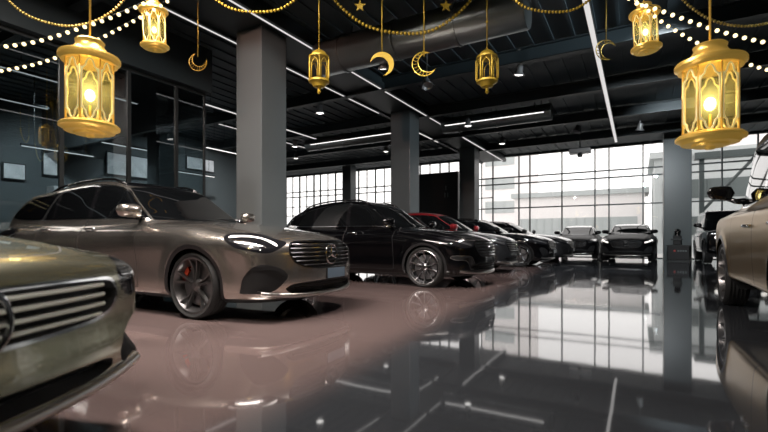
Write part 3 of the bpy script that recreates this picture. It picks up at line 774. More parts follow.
# columns
for i, y in enumerate((6.54, 12.95, 19.4)):
    m = MB(); m.box(-7.02, -6.32, y-.35, y+.35, 0, 5.02, bev=.015); struct('trim_%d' % (11+i), m, MATS['column_paint'])
    m = MB(); m.box(-7.05, -6.29, y-.38, y+.38, 0, .14, bev=.008); struct('baseboard_%d' % (1+i), m, MATS['steel_dark'])
m = MB(); m.box(.93, 1.87, 21.2, 22.1, 0, CH, bev=.015); struct('trim_14', m, MATS['column_paint'])
for i, (x, y) in enumerate(((-15.0, 21.8), (-12.2, 8.0))):
    m = MB(); m.box(x-.3, x+.3, y-.3, y+.3, 0, CH, bev=.015); struct('trim_%d' % (15+i), m, MATS['column_paint'])

# window wall: bays between mullions
mull = [x_on(p, YW) for p in (493,519,530,562,595,609,643,664)]
left = [mull[0]]
while left[-1] > XL+1.0: left.append(left[-1]-(1.25 if len(left) % 3 else .55))
right = [x_on(p, YW) for p in (722, 758)]
while right[-1] < XR-2.4: right.append(right[-1]+2.2)
xs = [XL]+left[::-1]+mull[1:]+right+[XR]
WT = 5.22
rails = [.0, 1.05, 2.50, 3.78, 4.12, WT]
for i in range(len(xs)-1):
    a, b = xs[i], xs[i+1]
    if b-a < .05: continue
    m = MB(); f = .028
    m.box(a, a+f, YW-.06, YW+.06, 0, WT); m.box(b-f, b, YW-.06, YW+.06, 0, WT)
    for z in rails:
        if z == 1.05 and a > -6: continue
        m.box(a+f, b-f, YW-.05, YW+.05, max(0, z-.03), z+.03)
    if a < -6.9:
        for z in (1.75, 3.1): m.box(a+f, b-f, YW-.04, YW+.04, z-.02, z+.02)
        if b-a > 1: m.box((a+b)/2-.02, (a+b)/2+.02, YW-.04, YW+.04, .03, WT)
    w = struct('window_%d' % (i+1), m, MATS['frame_grey'])
    p = MB(); p.box(a+f, b-f, YW-.006, YW+.006, .02, WT-.02); p.build('pane', MATS['window_glass'], w)
m = MB(); m.box(XL, XR, YW-.12, YW+.2, WT, CH); struct('trim_18', m, MATS['beam_dark'])

# outside: ground, pale buildings
m = MB(); m.box(-60, 60, YW+.3, 90, -.2, -.05); g = struct('street', m, MATS['asphalt'])
def building(label, x0, x1, y0, y1, h, mm, wmat, nx, nz, loc=None):
    r = thing('building', label, 'building', ((x0+x1)/2, y0, -.05)); cx = (x0+x1)/2
    m = MB(); m.box(x0-cx, x1-cx, 0, y1-y0, 0, h); m.build('facade', mm, r)
    m = MB(); m.box(x0-cx-.3, x1-cx+.3, -.3, y1-y0, h, h+.4); m.build('roof_slab', MATS['facade_grey'], r)
    for j in range(nz):
        m = MB(); z = 1.2+j*(h-1.5)/nz
        m.box(x0-cx+.5, x1-cx-.5, -.06, .02, z, z+(h-1.5)/nz*.5)
        for q in range(nx): x = x0-cx+.5+(x1-x0-1)*q/nx; m.box(x-.04, x+.04, -.12, 0, z, z+(h-1.5)/nz*.5)
        m.build('window_band', wmat, r)
    return r
building('long low grey building outside behind the row of parked cars', -9.5, .5, 40, 44, 4.6, MATS['facade_pale'], MATS['facade_grey'], 14, 1)
building('tall pale tower block outside, seen beside the first window column', -14.5, -10.5, 46, 56, 24, MATS['facade_pale'], MATS['facade_grey'], 3, 9)
building('pale office block outside the right-hand windows', 8, 30, 46, 58, 13, MATS['facade_pale'], MATS['facade_grey'], 9, 4)
building('grey flat roofed building outside behind the low black coupe', 1, 9, 34, 42, 6.2, MATS['facade_grey'], MATS['facade_dark'], 6, 2)

cn = thing('canopy', 'dark steel canopy beam outside the right-hand windows', 'canopy', (7., 26.2, 0))
m = MB(); m.box(-4.6, 6, -.3, .3, 4.75, 5.05); m.build('beam', MATS['facade_dark'], cn)
for x in (-4.3, .5, 5.5): m = MB(); m.box(x-.1, x+.1, -.1, .1, -.05, 4.75); m.build('post', MATS['facade_dark'], cn)
m = MB(); m.tube([(-4.3,0,2.2),(-2.2,0,4.8)], .07, 8); m.build('brace', MATS['facade_dark'], cn)
# left glass partition with an office behind
ys = [-4.2, -2.4, -.6, 1.2, 2.55, 3.9, 5.1, 6.15, 6.9]
for i in range(len(ys)-1):
    a, b = ys[i], ys[i+1]; m = MB()
    m.box(-8.93, -8.87, a, a+.035, 0, 4.3); m.box(-8.93, -8.87, b-.035, b, 0, 4.3); m.box(-8.93, -8.87, a+.035, b-.035, 4.24, 4.3); m.box(-8.93, -8.87, a+.035, b-.035, 0, .08)
    w = struct('window_%d' % (60+i), m, MATS['steel_dark']); p = MB(); p.box(-8.905, -8.895, a+.03, b-.03, .05, 4.26); p.build('pane', MATS['partition_glass'], w)
m = MB(); m.box(-9.1, -8.7, -4.2, 6.95, 4.3, CH); struct('trim_19', m, MATS['beam_dark'])
m = MB(); m.box(XL, -9.0, 6.9, 7.0, 3.7, CH); struct('trim_20', m, MATS['wall_dark'])
m = MB(); m.box(-17.3, -17.05, 2.0, 16.5, 0, CH); struct('wall_office', m, MATS['wall_mid'])
# black booth standing by the far windows
b = thing('display_booth', 'tall black boxy booth standing between the far columns by the windows', 'booth', (-8.7, 20.4, 0))
m = MB(); m.box(-1.1, 1.1, 0, .9, 0, 4.2, bev=.02); m.build('panel', MATS['black_panel'], b)
m = MB(); m.box(-1.13, 1.13, -.03, .93, 0, .12); m.build('plinth', MATS['steel_dark'], b)
m = MB()
for x, z in ((.45, 3.3), (.55, 2.95), (.4, 2.95)): m.box(x, x+.04, -.02, .0, z, z+.22)
m.build('sign', MATS['wall_mid'], b)

# ------------------------------------------------------------------ ceiling light lines, ducts and spots
def strip(label, p0, p1, w=.06, group=None, name='strip_light', h=.07, mt='strip_white'):
    p0 = Vector(p0); p1 = Vector(p1); d = p1-p0; L = d.length
    r = thing(name, label, 'ceiling light', p0, math.atan2(d.y, d.x), group)
    m = MB(); m.box(0, L, -w/2-.012, w/2+.012, .012, h); m.build('housing', MATS['steel_dark'], r)
    m = MB(); m.box(.02, L-.02, -w/2, w/2, 0, .012); m.build('diffuser', MATS[mt], r)
    if p0.z < 4.9:
        for xx in (.3, L*.5, L-.3): m = MB(); m.tube([(xx,0,h),(xx,0,CH-p0.z)], .008, 6); m.build('hanger', MATS['steel_dark'], r)
    return r
strip('long white light line along the aisle edge of the dark girder', (-6.07, -4.5, 4.945), (-6.07, 15.6, 4.945), .035)
strip('short white light line continuing the aisle edge of the girder to the windows', (-6.07, 16.6, 4.945), (-6.07, 22.8, 4.945), .06)
strip('long white light line on the far edge of the girder before the second column', (-7.29, -4.5, 4.945), (-7.29, 12.3, 4.945), .035)
strip('short white light line on the far edge of the girder past the second column', (-7.29, 13.6, 4.945), (-7.29, 17.2, 4.945), .06)
strip('single long white light line on the ceiling above the open aisle', (-.76, -1., 4.86), (-.76, 20.5, 4.86), .09)
strip('white light line on the ceiling between the first and second columns, behind the girder', (-11.1, 8.5, 4.85), (-11.1, 13.8, 4.85), .08)
strip('thin white light line furthest behind the girder', (-12.9, 10.5, 4.95), (-12.9, 15.5, 4.95), .05)
strip('white light line above the office behind the glass', (-13.2, -3, 4.2), (-13.2, 5.5, 4.2), .06)
strip('thin light line over the office near the glass partition', (-10.6, 1.6, 4.15), (-10.6, 6.3, 4.15), .05)

for (X_, y0, y1, z_, lb) in ((-14.6,7.5,9.6,3.9,'added light streak low over the nearer office desk'),(-15.6,9.8,12.6,3.5,'added light streak before the painted office reflections'),(-11.8,9.2,10.6,3.75,'added light streak low between the first column and the glass'),(-14.0,5.2,7.0,3.3,'lowest added light streak in the office')):
    strip(lb, (X_, y0, z_), (X_, y1, z_), .06, mt='strip_bright')  # extra glowing lines standing in for streaks reflected in the glass
def duct(label, y, x0, x1, z, r, ring=1.25):
    o = thing('air_duct', label, 'duct', (x0, y, z)); m = MB()
    M = Matrix.Rotation(pi/2, 4, 'Y')
    m.lathe([(r*.05,0),(r*.97,0),(r,.02),(r,x1-x0-.02),(r*.97,x1-x0),(r*.05,x1-x0)], 32, M); m.build('pipe', MATS['duct'], o, auto=40)
    x = ring*.5
    while x < x1-x0: m = MB(); m.lathe([(r,x-.03),(r+.018,x-.025),(r+.018,x+.025),(r,x+.03)], 32, M); m.build('joint_ring', MATS['duct'], o, auto=40); x += ring
    h = MB()
    for xx in np.arange(.8, x1-x0, 2.5): h.tube([(xx, 0, r-.01), (xx, 0, CH-z-.01)], .012, 6)
    h.build('hanger', MATS['steel_dark'], o)
    return o
duct('big round silver air duct crossing above the first column', 7.6, -5.95, -1.6, 4.75, .36)
duct('round silver air duct crossing behind the second column above the cars', 14.4, -5.9, -2.3, 4.82, .26)
duct('round silver air duct behind the girder, between the first two columns', 14.4, -12.0, -7.4, 4.82, .26)
strip('white light line hung under the far cross duct, aisle side', (-5.7, 14.0, 4.72), (-2.45, 14.0, 4.72), .07, mt='strip_bright')
strip('white light line hung under the far cross duct, behind the girder', (-11.6, 14.05, 4.72), (-7.5, 14.0, 4.72), .07, mt='strip_bright')

def spot(label, px, py, d, on=True, tilt=.0, sc=1.):
    p = at(px, py, d); r = thing('ceiling_spotlight', label, 'spotlight', (p.x, p.y, CH-.05), random.uniform(0, 6)); dz = CH-.05-p.z
    m = MB(); m.lathe([(.0,0),(.05*sc,0),(.05*sc,-.03),(.012,-.035),(.010,-dz+.12*sc)], 16); m.build('mount', MATS['spot_body'], r, auto=40)
    M = Matrix.Translation((0,0,-dz)) @ Matrix.Rotation(tilt, 4, 'X') @ Matrix.Scale(sc, 4)
    m = MB(); m.lathe([(.0,.14),(.05,.135),(.065,.10),(.07,.0),(.115,-.06),(.11,-.065),(.07,-.02),(.0,-.01)], 20, M); m.build('shade', MATS['spot_body'], r, auto=40)
    if on:
        m = MB(); m.lathe([(.0,-.03),(.05,-.032),(.085,-.048),(.06,-.062),(.0,-.07)], 16, M); m.build('lens', MATS['spot_lit'], r, smooth=True)
SP = [('round grey spotlight hanging beside the right thin gold lantern', 488, 32, 8.0, True, 0, 1.3), ('grey spotlight on the ceiling right of the thin gold lantern', 519, 72, 10.2, True, .2, 1.2),
 ('grey spotlight hanging below the patterned crescent', 427, 84, 10.2, False, .5, 1.15), ('small lit spotlight under the far duct, nearer the girder', 468, 124, 14.5, True, 0, 1.25), ('small lit spotlight just above the window wall top', 502, 142, 17.5, True, 0, 1.3),
 ('grey ceiling spotlight above the middle of the window wall', 577, 130, 16.3, False, .4, 1.35), ('lit spotlight under the girder between the first and second columns', 320, 111, 13.3, True, 0, 1.25), ('small lit spotlight left of the second column, far back', 386, 150, 19.5, True, 0, 1.3),
 ('small lit spotlight just right of the first column', 295, 145, 18.0, True, 0, 1.3), ('tiny lit spotlight right of the first column, lowest of the pair', 296, 157, 21.5, True, 0, 1.3), ('grey spotlight behind the solid crescent', 383, 66, 9.0, True, .3, 1.0),
 ('grey ceiling spotlight beside the large right lantern', 640, 128, 15.0, False, .3, 1.2)]
for s_ in SP: spot(*s_)
# sensor box hanging in front of the windows
r = thing('ceiling_projector', 'small grey box hanging from the ceiling in front of the windows', 'projector', (*at(580, 152, 17)[:2], 0)); zz = at(580, 152, 17).z
m = MB(); m.box(-.38, .38, -.2, .2, zz-.06, zz+.12, bev=.02); m.build('casing', MATS['spot_body'], r)
m = MB(); m.tube([(0,0,zz+.1),(0,0,CH-.04)], .02, 8); m.build('rod', MATS['steel_dark'], r)
m = MB(); m.lathe([(0,zz-.2),(.08,zz-.19),(.1,zz-.1),(.05,zz-.05)], 14); m.build('lens', MATS['steel_dark'], r, smooth=True)
# ================================================================== decorations hung from the ceiling
def cord(root, x, y, z0, z1, r, mt, name='cord'):
    m = MB(); m.tube([(x, y, z0), (x, y, z1)], r, 6); return m.build(name, mt, root, smooth=True)

glass_mat('lantern_glass_clear', (.95,.92,.8), .02)
def lantern_glass():
    m = bpy.data.materials.new('lantern_glass'); m.use_nodes = True; nt = m.node_tree; nt.nodes.clear(); L = nt.links.new
    o = nt.nodes.new('ShaderNodeOutputMaterial'); t = nt.nodes.new('ShaderNodeBsdfTransparent'); t.inputs[0].default_value = (.8,.78,.6,1)
    tr = nt.nodes.new('ShaderNodeBsdfTranslucent'); tr.inputs[0].default_value = (1,.88,.42,1); mx = nt.nodes.new('ShaderNodeMixShader'); mx.inputs[0].default_value = .13
    L(t.outputs[0], mx.inputs[1]); L(tr.outputs[0], mx.inputs[2]); L(mx.outputs[0], o.inputs[0]); MATS['lantern_glass'] = m
lantern_glass()

def glow_mat():  # emissive volume added as the glow around a bulb, no real haze
    m = bpy.data.materials.new('lamp_glow'); m.use_nodes = True; nt = m.node_tree; nt.nodes.clear(); L = nt.links.new
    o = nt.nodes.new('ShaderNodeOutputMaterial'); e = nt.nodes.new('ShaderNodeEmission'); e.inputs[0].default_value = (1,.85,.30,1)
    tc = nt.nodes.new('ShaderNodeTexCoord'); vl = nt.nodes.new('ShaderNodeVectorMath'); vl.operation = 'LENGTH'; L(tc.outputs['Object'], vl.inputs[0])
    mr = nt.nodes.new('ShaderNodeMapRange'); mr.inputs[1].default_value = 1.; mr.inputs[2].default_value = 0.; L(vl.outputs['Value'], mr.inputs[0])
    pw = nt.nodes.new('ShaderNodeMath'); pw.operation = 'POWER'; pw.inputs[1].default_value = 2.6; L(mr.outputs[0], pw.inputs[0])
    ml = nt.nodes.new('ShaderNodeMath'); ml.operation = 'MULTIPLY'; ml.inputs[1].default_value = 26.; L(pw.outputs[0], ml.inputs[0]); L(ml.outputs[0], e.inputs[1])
    L(e.outputs[0], o.inputs['Volume']); MATS['lamp_glow'] = m
glow_mat()
def big_lantern(label, top, R, H, chain_top, power, rz=.39, tilt=0.):
    """top = world point of the cord end; R rim radius; H height without finial"""
    r = thing('hanging_lantern', label, 'lantern', top, rz, 'glowing gold lanterns'); g = MATS['gold_lantern']; n = 8
    r.rotation_euler = (tilt, tilt*.5, rz)
    zc = -.10*H; zr0 = -.22*H; zb0 = -.86*H
    m = MB(); m.lathe([(0,0),(.10*R,-.002*H),(.12*R,-.02*H),(.42*R,-.025*H),(.48*R,-.04*H),(.45*R,-.07*H),(.50*R,-.10*H),(.62*R,-.145*H),(.82*R,-.175*H),(.97*R,-.185*H),(R,-.20*H),(R,-.225*H),(.93*R,-.24*H),(.90*R,-.26*H),(.80*R,-.265*H),(0,-.265*H)], 40)
    m.build('cap', g, r, auto=45)
    m = MB(); m.lathe([(.0,-.855*H),(.82*R,-.855*H),(.90*R,-.865*H),(.98*R,-.885*H),(.98*R,-.91*H),(.86*R,-.925*H),(.80*R,-.95*H),(.55*R,-.955*H),(.50*R,-.975*H),(.16*R,-.98*H),(.12*R,-H),(0,-H)], 40)
    m.build('base', g, r, auto=45)
    Rp = .80*R; z1 = -.262*H; z0 = -.857*H; h = z1-z0
    for i in range(n):
        a = 2*pi*i/n; m = MB(); m.tube([(Rp*cos(a), Rp*sin(a), z0), (Rp*cos(a), Rp*sin(a), z1)], .028*R, 6); m.build('post', g, r, smooth=True)
        a2 = 2*pi*(i+.5)/n; ap = Rp*cos(pi/n); hw = Rp*sin(pi/n)*.86
        ex = Vector((-sin(a2), cos(a2), 0)); c = Vector((cos(a2), sin(a2), 0))*ap
        pts = []
        prof = [(-.98,.16),(-.98,.40),(-.98,.62),(-.95,.78),(-.72,.84),(-.52,.86),(-.40,.93),(-.20,.975),(0,.985)]
        half = [(u, v) for u, v in prof]; full = half+[(-u, v) for u, v in half[-2::-1]]
        low = [(u, 1-v) for u, v in full][::-1]
        for u, v in full: pts.append(c+ex*hw*u+Vector((0,0,z0+h*v)))
        for u, v in low: pts.append(c+ex*hw*u+Vector((0,0,z0+h*v)))
        m = MB(); m.tube(pts, .030*R, 6, closed=True); m.build('arch', MATS['gold_pale'], r, smooth=True)
        m = MB(); q = Vector((0,0,1)); w2 = Rp*sin(pi/n); c2 = Vector((cos(a2), sin(a2), 0))*(ap-.01*R)
        m.add([c2-ex*w2+q*z0, c2+ex*w2+q*z0, c2+ex*w2+q*z1, c2-ex*w2+q*z1], [(0,1,2,3)]); m.build('glass_pane', MATS['lantern_glass'], r)
    m = MB(); m.lathe([(0,z0+.02),(.10*R,z0+.02),(.12*R,z0+h*.08),(.05*R,z0+h*.12),(.05*R,z0+h*.3),(0,z0+h*.3)], 14); m.build('lamp_holder', g, r, smooth=True)
    m = MB(); m.sphere((0,0,z0+h*.47), .17*R, 14, 10, 1.35); m.build('bulb', MATS['lantern_flame'], r, smooth=True)
    m = MB(); m.sphere((0,0,0), 1., 16, 12); glow_ob = m.build('lamp_glow', MATS['lamp_glow'], r, smooth=True, loc=(0,0,z0+h*.5)); glow_ob.scale = (R*.70, R*.70, h*.47)
    cord(r, 0, 0, -.01, chain_top-top[2], .035*R, g)
    l = bpy.data.lights.new('lantern_light', 'POINT'); l.energy = power; l.color = (1,.78,.35); l.shadow_soft_size = .18*R
    lo = bpy.data.objects.new('lantern_light', l); COL.objects.link(lo); lo.parent = r; lo.location = (0,0,z0+h*.5)
    return r
d = 3.0; big_lantern('large glowing gold lantern hanging above the silver estate car', at(90, 38, d), .183, .68, CH, 11, rz=-.066)
d = 2.8; big_lantern('largest glowing gold lantern hanging above the right-hand cars', at(710, 42, d), .192, .685, CH, 11, rz=.277)
d = 5.0; big_lantern('small glowing gold lantern hanging high beside the large left lantern', at(153, 0, d), .155, .575, CH, 7, rz=-.17, tilt=.05)
d = 5.0; big_lantern('small glowing gold lantern hanging beside the ceiling light line', at(644, 3, d), .160, .59, CH, 7, rz=.382, tilt=-.05)

def thin_lantern(label, px, py, d):
    p = at(px, py, d); r = thing('filigree_lantern', label, 'lantern', p, .2, 'thin unlit gold lanterns'); g = MATS['gold_dull']; R = .165; H = .70
    m = MB(); m.lathe([(0,0),(.012,0),(.02,-.03),(.06,-.045),(.11,-.08),(.135,-.13),(.165,-.14),(.165,-.165),(.0,-.165)], 20); m.build('cap', g, r, auto=45)
    m = MB(); m.lathe([(0,-.52),(.165,-.52),(.165,-.55),(.12,-.57),(.09,-.62),(.03,-.635),(.02,-.68),(.035,-.70),(.0,-.74)], 20); m.build('base', g, r, auto=45)
    for i in range(6):
        a = pi*i/3; m = MB(); q = Vector((cos(a), sin(a), 0)); m.tube([q*.155+Vector((0,0,-.165)), q*.172+Vector((0,0,-.2)), q*.172+Vector((0,0,-.48)), q*.155+Vector((0,0,-.52))], .012, 6); m.build('post', g, r, smooth=True)
        a2 = a+pi/6; ap = .165*cos(pi/6); ex = Vector((-sin(a2), cos(a2), 0)); c = Vector((cos(a2), sin(a2), 0))*ap
        pts = [c+ex*u+Vector((0,0,z)) for u, z in ((-.055,-.51),(-.055,-.30),(-.045,-.25),(-.02,-.215),(0,-.195),(.02,-.215),(.045,-.25),(.055,-.30),(.055,-.51))]
        m = MB(); m.tube(pts, .009, 5); m.build('arch', g, r, smooth=True)
    cord(r, 0, 0, 0, CH-p.z, .009, g)
    m = MB(); m.sphere((0,0,.42), .022, 8, 6); m.build('cord_bead', g, r, smooth=True)
thin_lantern('thin unlit gold lantern hanging in front of the girder near the first column', 319, 48, 7.0)
thin_lantern('thin unlit gold lantern hanging in the middle below a round spotlight', 487, 48, 7.0)

def crescent(R, R2, off, n=36, th=.02, ang=0.):
    pts = []; a0 = math.acos(max(-1, min(1, (R*R+off*off-R2*R2)/(2*R*off))))
    for i in range(n+1):
        a = a0+(2*pi-2*a0)*i/n; pts.append((R*cos(a), R*sin(a)))
    b0 = math.atan2(R*sin(a0), R*cos(a0)-off)
    for i in range(1, n):
        a = (2*pi-b0)-(2*pi-2*b0)*i/n; pts.append((off+R2*cos(a), R2*sin(a)))
    return pts
def moon(label, px, py, d, R, ang, mt, filigree=False, corded=True):
    p = at(px, py, d); r = thing('crescent_ornament', label, 'ornament', p, radians(30)); M = Matrix.Rotation(ang, 4, 'Y') @ Matrix.Rotation(pi/2, 4, 'X')
    pts = crescent(R, R*.82, R*.34); m = MB()
    if filigree:
        q = [M @ Vector((a, b, 0)) for a, b in pts]; m.tube(q, R*.05, 5, closed=True)
        a0 = .75
        for i in range(15):
            a = a0+(2*pi-2*a0)*i/14; ri = R*.82
            A = Vector((cos(a), sin(a), 0))*R; dr = Vector((R*.34,0,0)); v = A-dr; B = dr+v.normalized()*ri
            m.tube([M @ A, M @ ((A+B)/2+Vector((-sin(a), cos(a), 0))*R*.06), M @ B], R*.035, 4)
    else:
        m.prism(pts, -.012, .012, M)
    m.build('crescent', mt, r)
    if corded: cord(r, 0, 0, R*.6, CH-p.z, .009, mt)
moon('solid gold crescent moon hanging on a cord', 382, 64, 7.0, .19, radians(135), MATS['gold_dull'])
moon('openwork gold crescent moon hanging on a cord', 424, 64, 7.0, .19, radians(-20), MATS['gold_dull'], True)
moon('faint openwork crescent hanging by the left glass partition', 198, 62, 7.5, .15, radians(-60), MATS['gold_faint'], True)
moon('faint openwork crescent hanging beside the aisle light line', 606, 50, 7.5, .17, radians(20), MATS['gold_faint'], True)
for px, lb in ((360, 'small gold star hanging above the solid crescent'), (446, 'small gold star hanging right of the openwork crescent')):
    p = at(px, 6, 7.0); r = thing('star_ornament', lb, 'ornament', p, radians(30)); m = MB(); pts = []
    for i in range(10): a = pi/2+pi*i/5; R = .095 if i % 2 == 0 else .04; pts.append((R*cos(a), R*sin(a)))
    m.prism(pts, -.012, .012, Matrix.Rotation(pi/2, 4, 'X')); m.build('star', MATS['gold_dull'], r); cord(r, 0, 0, .085, CH-p.z, .007, MATS['gold_dull'])

def curve_pts(pix, d, n=40):
    q = catmull(pix, n, closed=False); seg = np.r_[0, np.cumsum(np.linalg.norm(np.diff(q, axis=0), axis=1))]
    return q, seg
def sample(pix, d, step):
    q, seg = curve_pts(pix, d); N = int(seg[-1]/(step*F_PX/d)); u = np.linspace(0, seg[-1], max(N, 2))
    return [at(np.interp(a, seg, q[:,0]), np.interp(a, seg, q[:,1]), d) for a in u]
def garland(label, pix, d, rb, mt):
    P = sample(pix, d, rb*2.1); r = thing('bead_garland', label, 'garland', P[0]); o = P[0]
    m = MB()
    for p in P: m.sphere(p-o, rb, 6, 4)
    b = m.build('bead_chain', mt, r, smooth=True)
    for p in (P[0], P[-1]): cord(r, p.x-o.x, p.y-o.y, p.z-o.z, CH-o.z, .006, mt)
g = MATS['gold_bead']
garland('gold bead garland looping over the large left lantern', [(0,-8),(22,12),(45,22),(70,26),(95,21),(115,9),(130,-8)], 6.0, .022, g)
garland('gold bead garland looping above the first column', [(205,-8),(230,8),(255,12),(280,9),(305,-8)], 6.0, .022, MATS['gold_dull'])
garland('widest gold bead garland looping over the two crescents', [(328,-8),(342,8),(365,25),(397,33),(430,31),(455,16),(478,-8)], 7.2, .030, MATS['gold_dull'])
garland('gold bead garland looping right of the thin gold lantern', [(506,-8),(525,7),(552,12),(575,9),(600,-8)], 6.0, .022, MATS['gold_dull'])
garland('gold bead garland looping over the large right lantern', [(676,-8),(692,8),(712,20),(738,26),(768,23),(800,8),(815,-8)], 6.0, .022, g)
def lights(label, pix, d, rb, step):
    P = sample(pix, d, step); r = thing('string_lights', label, 'string lights', P[0], 0, 'strings of warm bulbs'); o = P[0]
    m = MB(); m.tube([p-o+Vector((0,0,rb*.9)) for p in P], .004, 4); m.build('wire', MATS['steel_dark'], r)
    sph = MB(); sph.sphere((0,0,0), rb, 10, 7); first = None
    for p in P:
        if first is None: first = sph.build('bulb', MATS['bulb_warm'], r, smooth=True, loc=p-o); b = first
        else: b = first.copy(); COL.objects.link(b); b.parent = r; b.location = p-o
    for p in (P[0], P[-1]): cord(r, p.x-o.x, p.y-o.y, p.z-o.z, CH-o.z, .004, MATS['steel_dark'], 'hanging_cord')
lights('upper string of warm round bulbs leading off to the left', [(-30,49),(0,47),(35,42),(75,30),(110,18),(143,4),(160,-4)], 4.2, .018, .080)
lights('lower string of warm round bulbs leading off to the left', [(-30,74),(0,71),(40,63),(80,48),(115,31),(150,12),(165,3),(180,-8)], 4.7, .018, .080)
lights('upper string of warm round bulbs leading off to the right', [(622,-8),(634,2),(650,7),(678,17),(712,29),(745,38),(768,43),(800,48)], 4.2, .019, .084)
lights('lower string of warm round bulbs leading off to the right', [(630,-6),(645,8),(662,22),(690,39),(720,54),(745,63),(768,70),(800,75)], 4.7, .019, .084)

# ================================================================== furniture
# stand at the foot of the window column
p = at(679, 262, 17.2); r = thing('display_stand', 'small black display stand with a coffee machine at the foot of the window column', 'stand', (p.x, p.y, 0), radians(-10))
m = MB(); m.box(-.36, .36, -.3, .3, .05, .60, bev=.02); m.build('cabinet', MATS['black_plastic'], r)
m = MB(); m.box(-.39, .39, -.33, .33, .60, .64, bev=.01); m.build('counter_top', MATS['steel_dark'], r)
m = MB(); m.box(-.34, .34, -.28, .28, 0, .05); m.build('plinth', MATS['steel_dark'], r)
m = MB(); m.box(-.14, -.08, -.304, -.30, .38, .44); m.build('red_mark', MATS['red_print'], r)
m = MB()
for i in range(4): m.box(-.02+i*.08, .04+i*.08, -.304, -.30, .38, .44)
m.build('sign', MATS['wall_mid'], r)
q = thing('coffee_machine', 'tall narrow black machine standing on the small black display stand', 'machine', (p.x-.05, p.y, .64), radians(-10))
m = MB(); m.box(-.13, .13, -.16, .16, .0, .36, bev=.02); m.build('body', MATS['black_plastic'], q)
m = MB(); m.lathe([(0,.36),(.09,.36),(.12,.55),(.07,.62),(0,.62)], 16); m.build('bean_hopper', MATS['black_gloss'], q, auto=40)
m = MB(); m.box(-.20, .20, -.20, -.15, .18, .24, bev=.01); m.build('spout_bar', MATS['steel_dark'], q)
# office behind the glass partition: pale desks, cabinets and painted reflections
def desk(label, x, y, rz, L=1.8):
    r = thing('office_desk', label, 'desk', (x, y, 0), rz, 'desks behind the glass partition')
    m = MB(); m.box(-L/2, L/2, -.4, .4, .71, .75, bev=.01); m.build('desk_top', MATS['white_paint'], r)
    for sx in (-1, 1):
        m = MB(); m.box(sx*(L/2-.08)-.03, sx*(L/2-.08)+.03, -.36, .36, 0, .71, bev=.008); m.build('leg', MATS['white_paint'], r)
    m = MB(); m.box(-L/2+.12, L/2-.12, .3, .33, .25, .70); m.build('modesty_panel', MATS['white_paint'], r)
def cabinet(label, x, y, w, h, mt):
    r = thing('office_cabinet', label, 'cabinet', (x, y, 0), 0)
    m = MB(); m.box(-.25, .25, -w/2, w/2, 0, h, bev=.01); m.build('carcass', mt, r)
    n = max(2, int(w/.6))
    for i in range(n):
        y0 = -w/2+w*i/n+.01; y1 = -w/2+w*(i+1)/n-.01; m = MB(); m.box(.25, .268, y0, y1, .06, h-.04, bev=.004); dd = m.build('door', mt, r)
        m = MB(); m.box(.268, .285, y1-.08, y1-.06, h*.45, h*.62); m.build('handle', MATS['steel_dark'], dd)
desk('pale office desk behind the glass partition, nearest the first column', -12.6, 8.6, radians(80)); desk('pale office desk behind the glass partition, above the silver car bonnet', -12.0, 5.6, radians(75))
cabinet('tall pale office cabinet against the left wall behind the glass', -16.7, 8.2, 2.4, 2.6, MATS['white_paint'])
cabinet('low pale office cabinet behind the glass near the partition end', -16.7, 12.2, 1.8, 2.0, MATS['white_paint'])
def reflection(label, px0, px1, py0, py1, X=-16.95):  # pale glowing panels added to imitate window reflections
    q0, q1 = (px0-384)/F_PX, (px1-384)/F_PX
    y0 = X*(.866+.5*q0)/(.866*q0-.5); y1 = X*(.866+.5*q1)/(.866*q1-.5); d = -.5*X+.866*(y0+y1)/2
    z0, z1 = EYE+(HZ-py1)/F_PX*d, EYE+(HZ-py0)/F_PX*d
    r = thing('wall_reflection', label, 'reflection', (X, (y0+y1)/2, (z0+z1)/2)); w = abs(y1-y0)/2; h = (z1-z0)/2
    m = MB(); m.box(-.03, .02, -w, w, -h, h, bev=.008); m.build('backing', MATS['steel_dark'], r)
    m = MB(); m.box(.02, .035, -w+.04, w-.04, -h+.04, h-.04); m.build('face', MATS['reflection_face'], r)
mat('reflection_face', (.7,.74,.74), .5, emis=(.9,.96,1), estr=.14, noise=(2.5,.5))
reflection('painted pale board on the office wall, above the silver car roof', 106, 162, 156, 178)
reflection('painted pale board on the office wall, nearest the first column', 186, 214, 158, 171)
reflection('narrow painted board on the office wall, left of the large lantern base', 42, 58, 150, 176)
reflection('painted pale board on the office wall at the far left', 2, 26, 163, 180)
# ================================================================== cars
KA = KindBuilder(CFG_A(), .03)
fx, fy = -4.07, 3.87
silver = build_car(KA, (fx, fy, 0), radians(3), MATS['paint_silver'], 'silver-beige estate car with black roof and star grille in front of the first column', style='twin', steer=radians(0), tail='lamp_dark', rim='rim_dark', cal='caliper_red')
KF = KindBuilder(CFG_F(), .03)
fg = build_car(KF, (0,0,0), radians(25), MATS['paint_gold_haze_pale'], 'blurred car nose tinted by gold haze in the near corner with bright grille slats', style='twin', rim='rim_dark', plate=None, lit='lamp_lens')
fr = Vector((-1.595, .48)); h = Vector((cos(radians(25)), sin(radians(25)))); ax = fr-h*.895; fg.location = (ax.x, ax.y, 0)
def CFG_B():
    c = suv_cfg(k=0.); c['iframe'] = True; c['intake'] = [(.60,.36),(.64,.44),(.70,.53),(.74,.545),(.95,.555),(1.17,.55),(1.20,.535),(1.13,.50),(.92,.49),(.84,.47),(.79,.42),(.74,.345),(.70,.335),(.62,.345)]
    c['drl'] = [(.70,.752),(.9,.79),(1.10,.835),(1.27,.855),(1.27,.835),(1.1,.81),(.9,.765),(.71,.725)]
    return c
KB = KindBuilder(CFG_B(), .035)
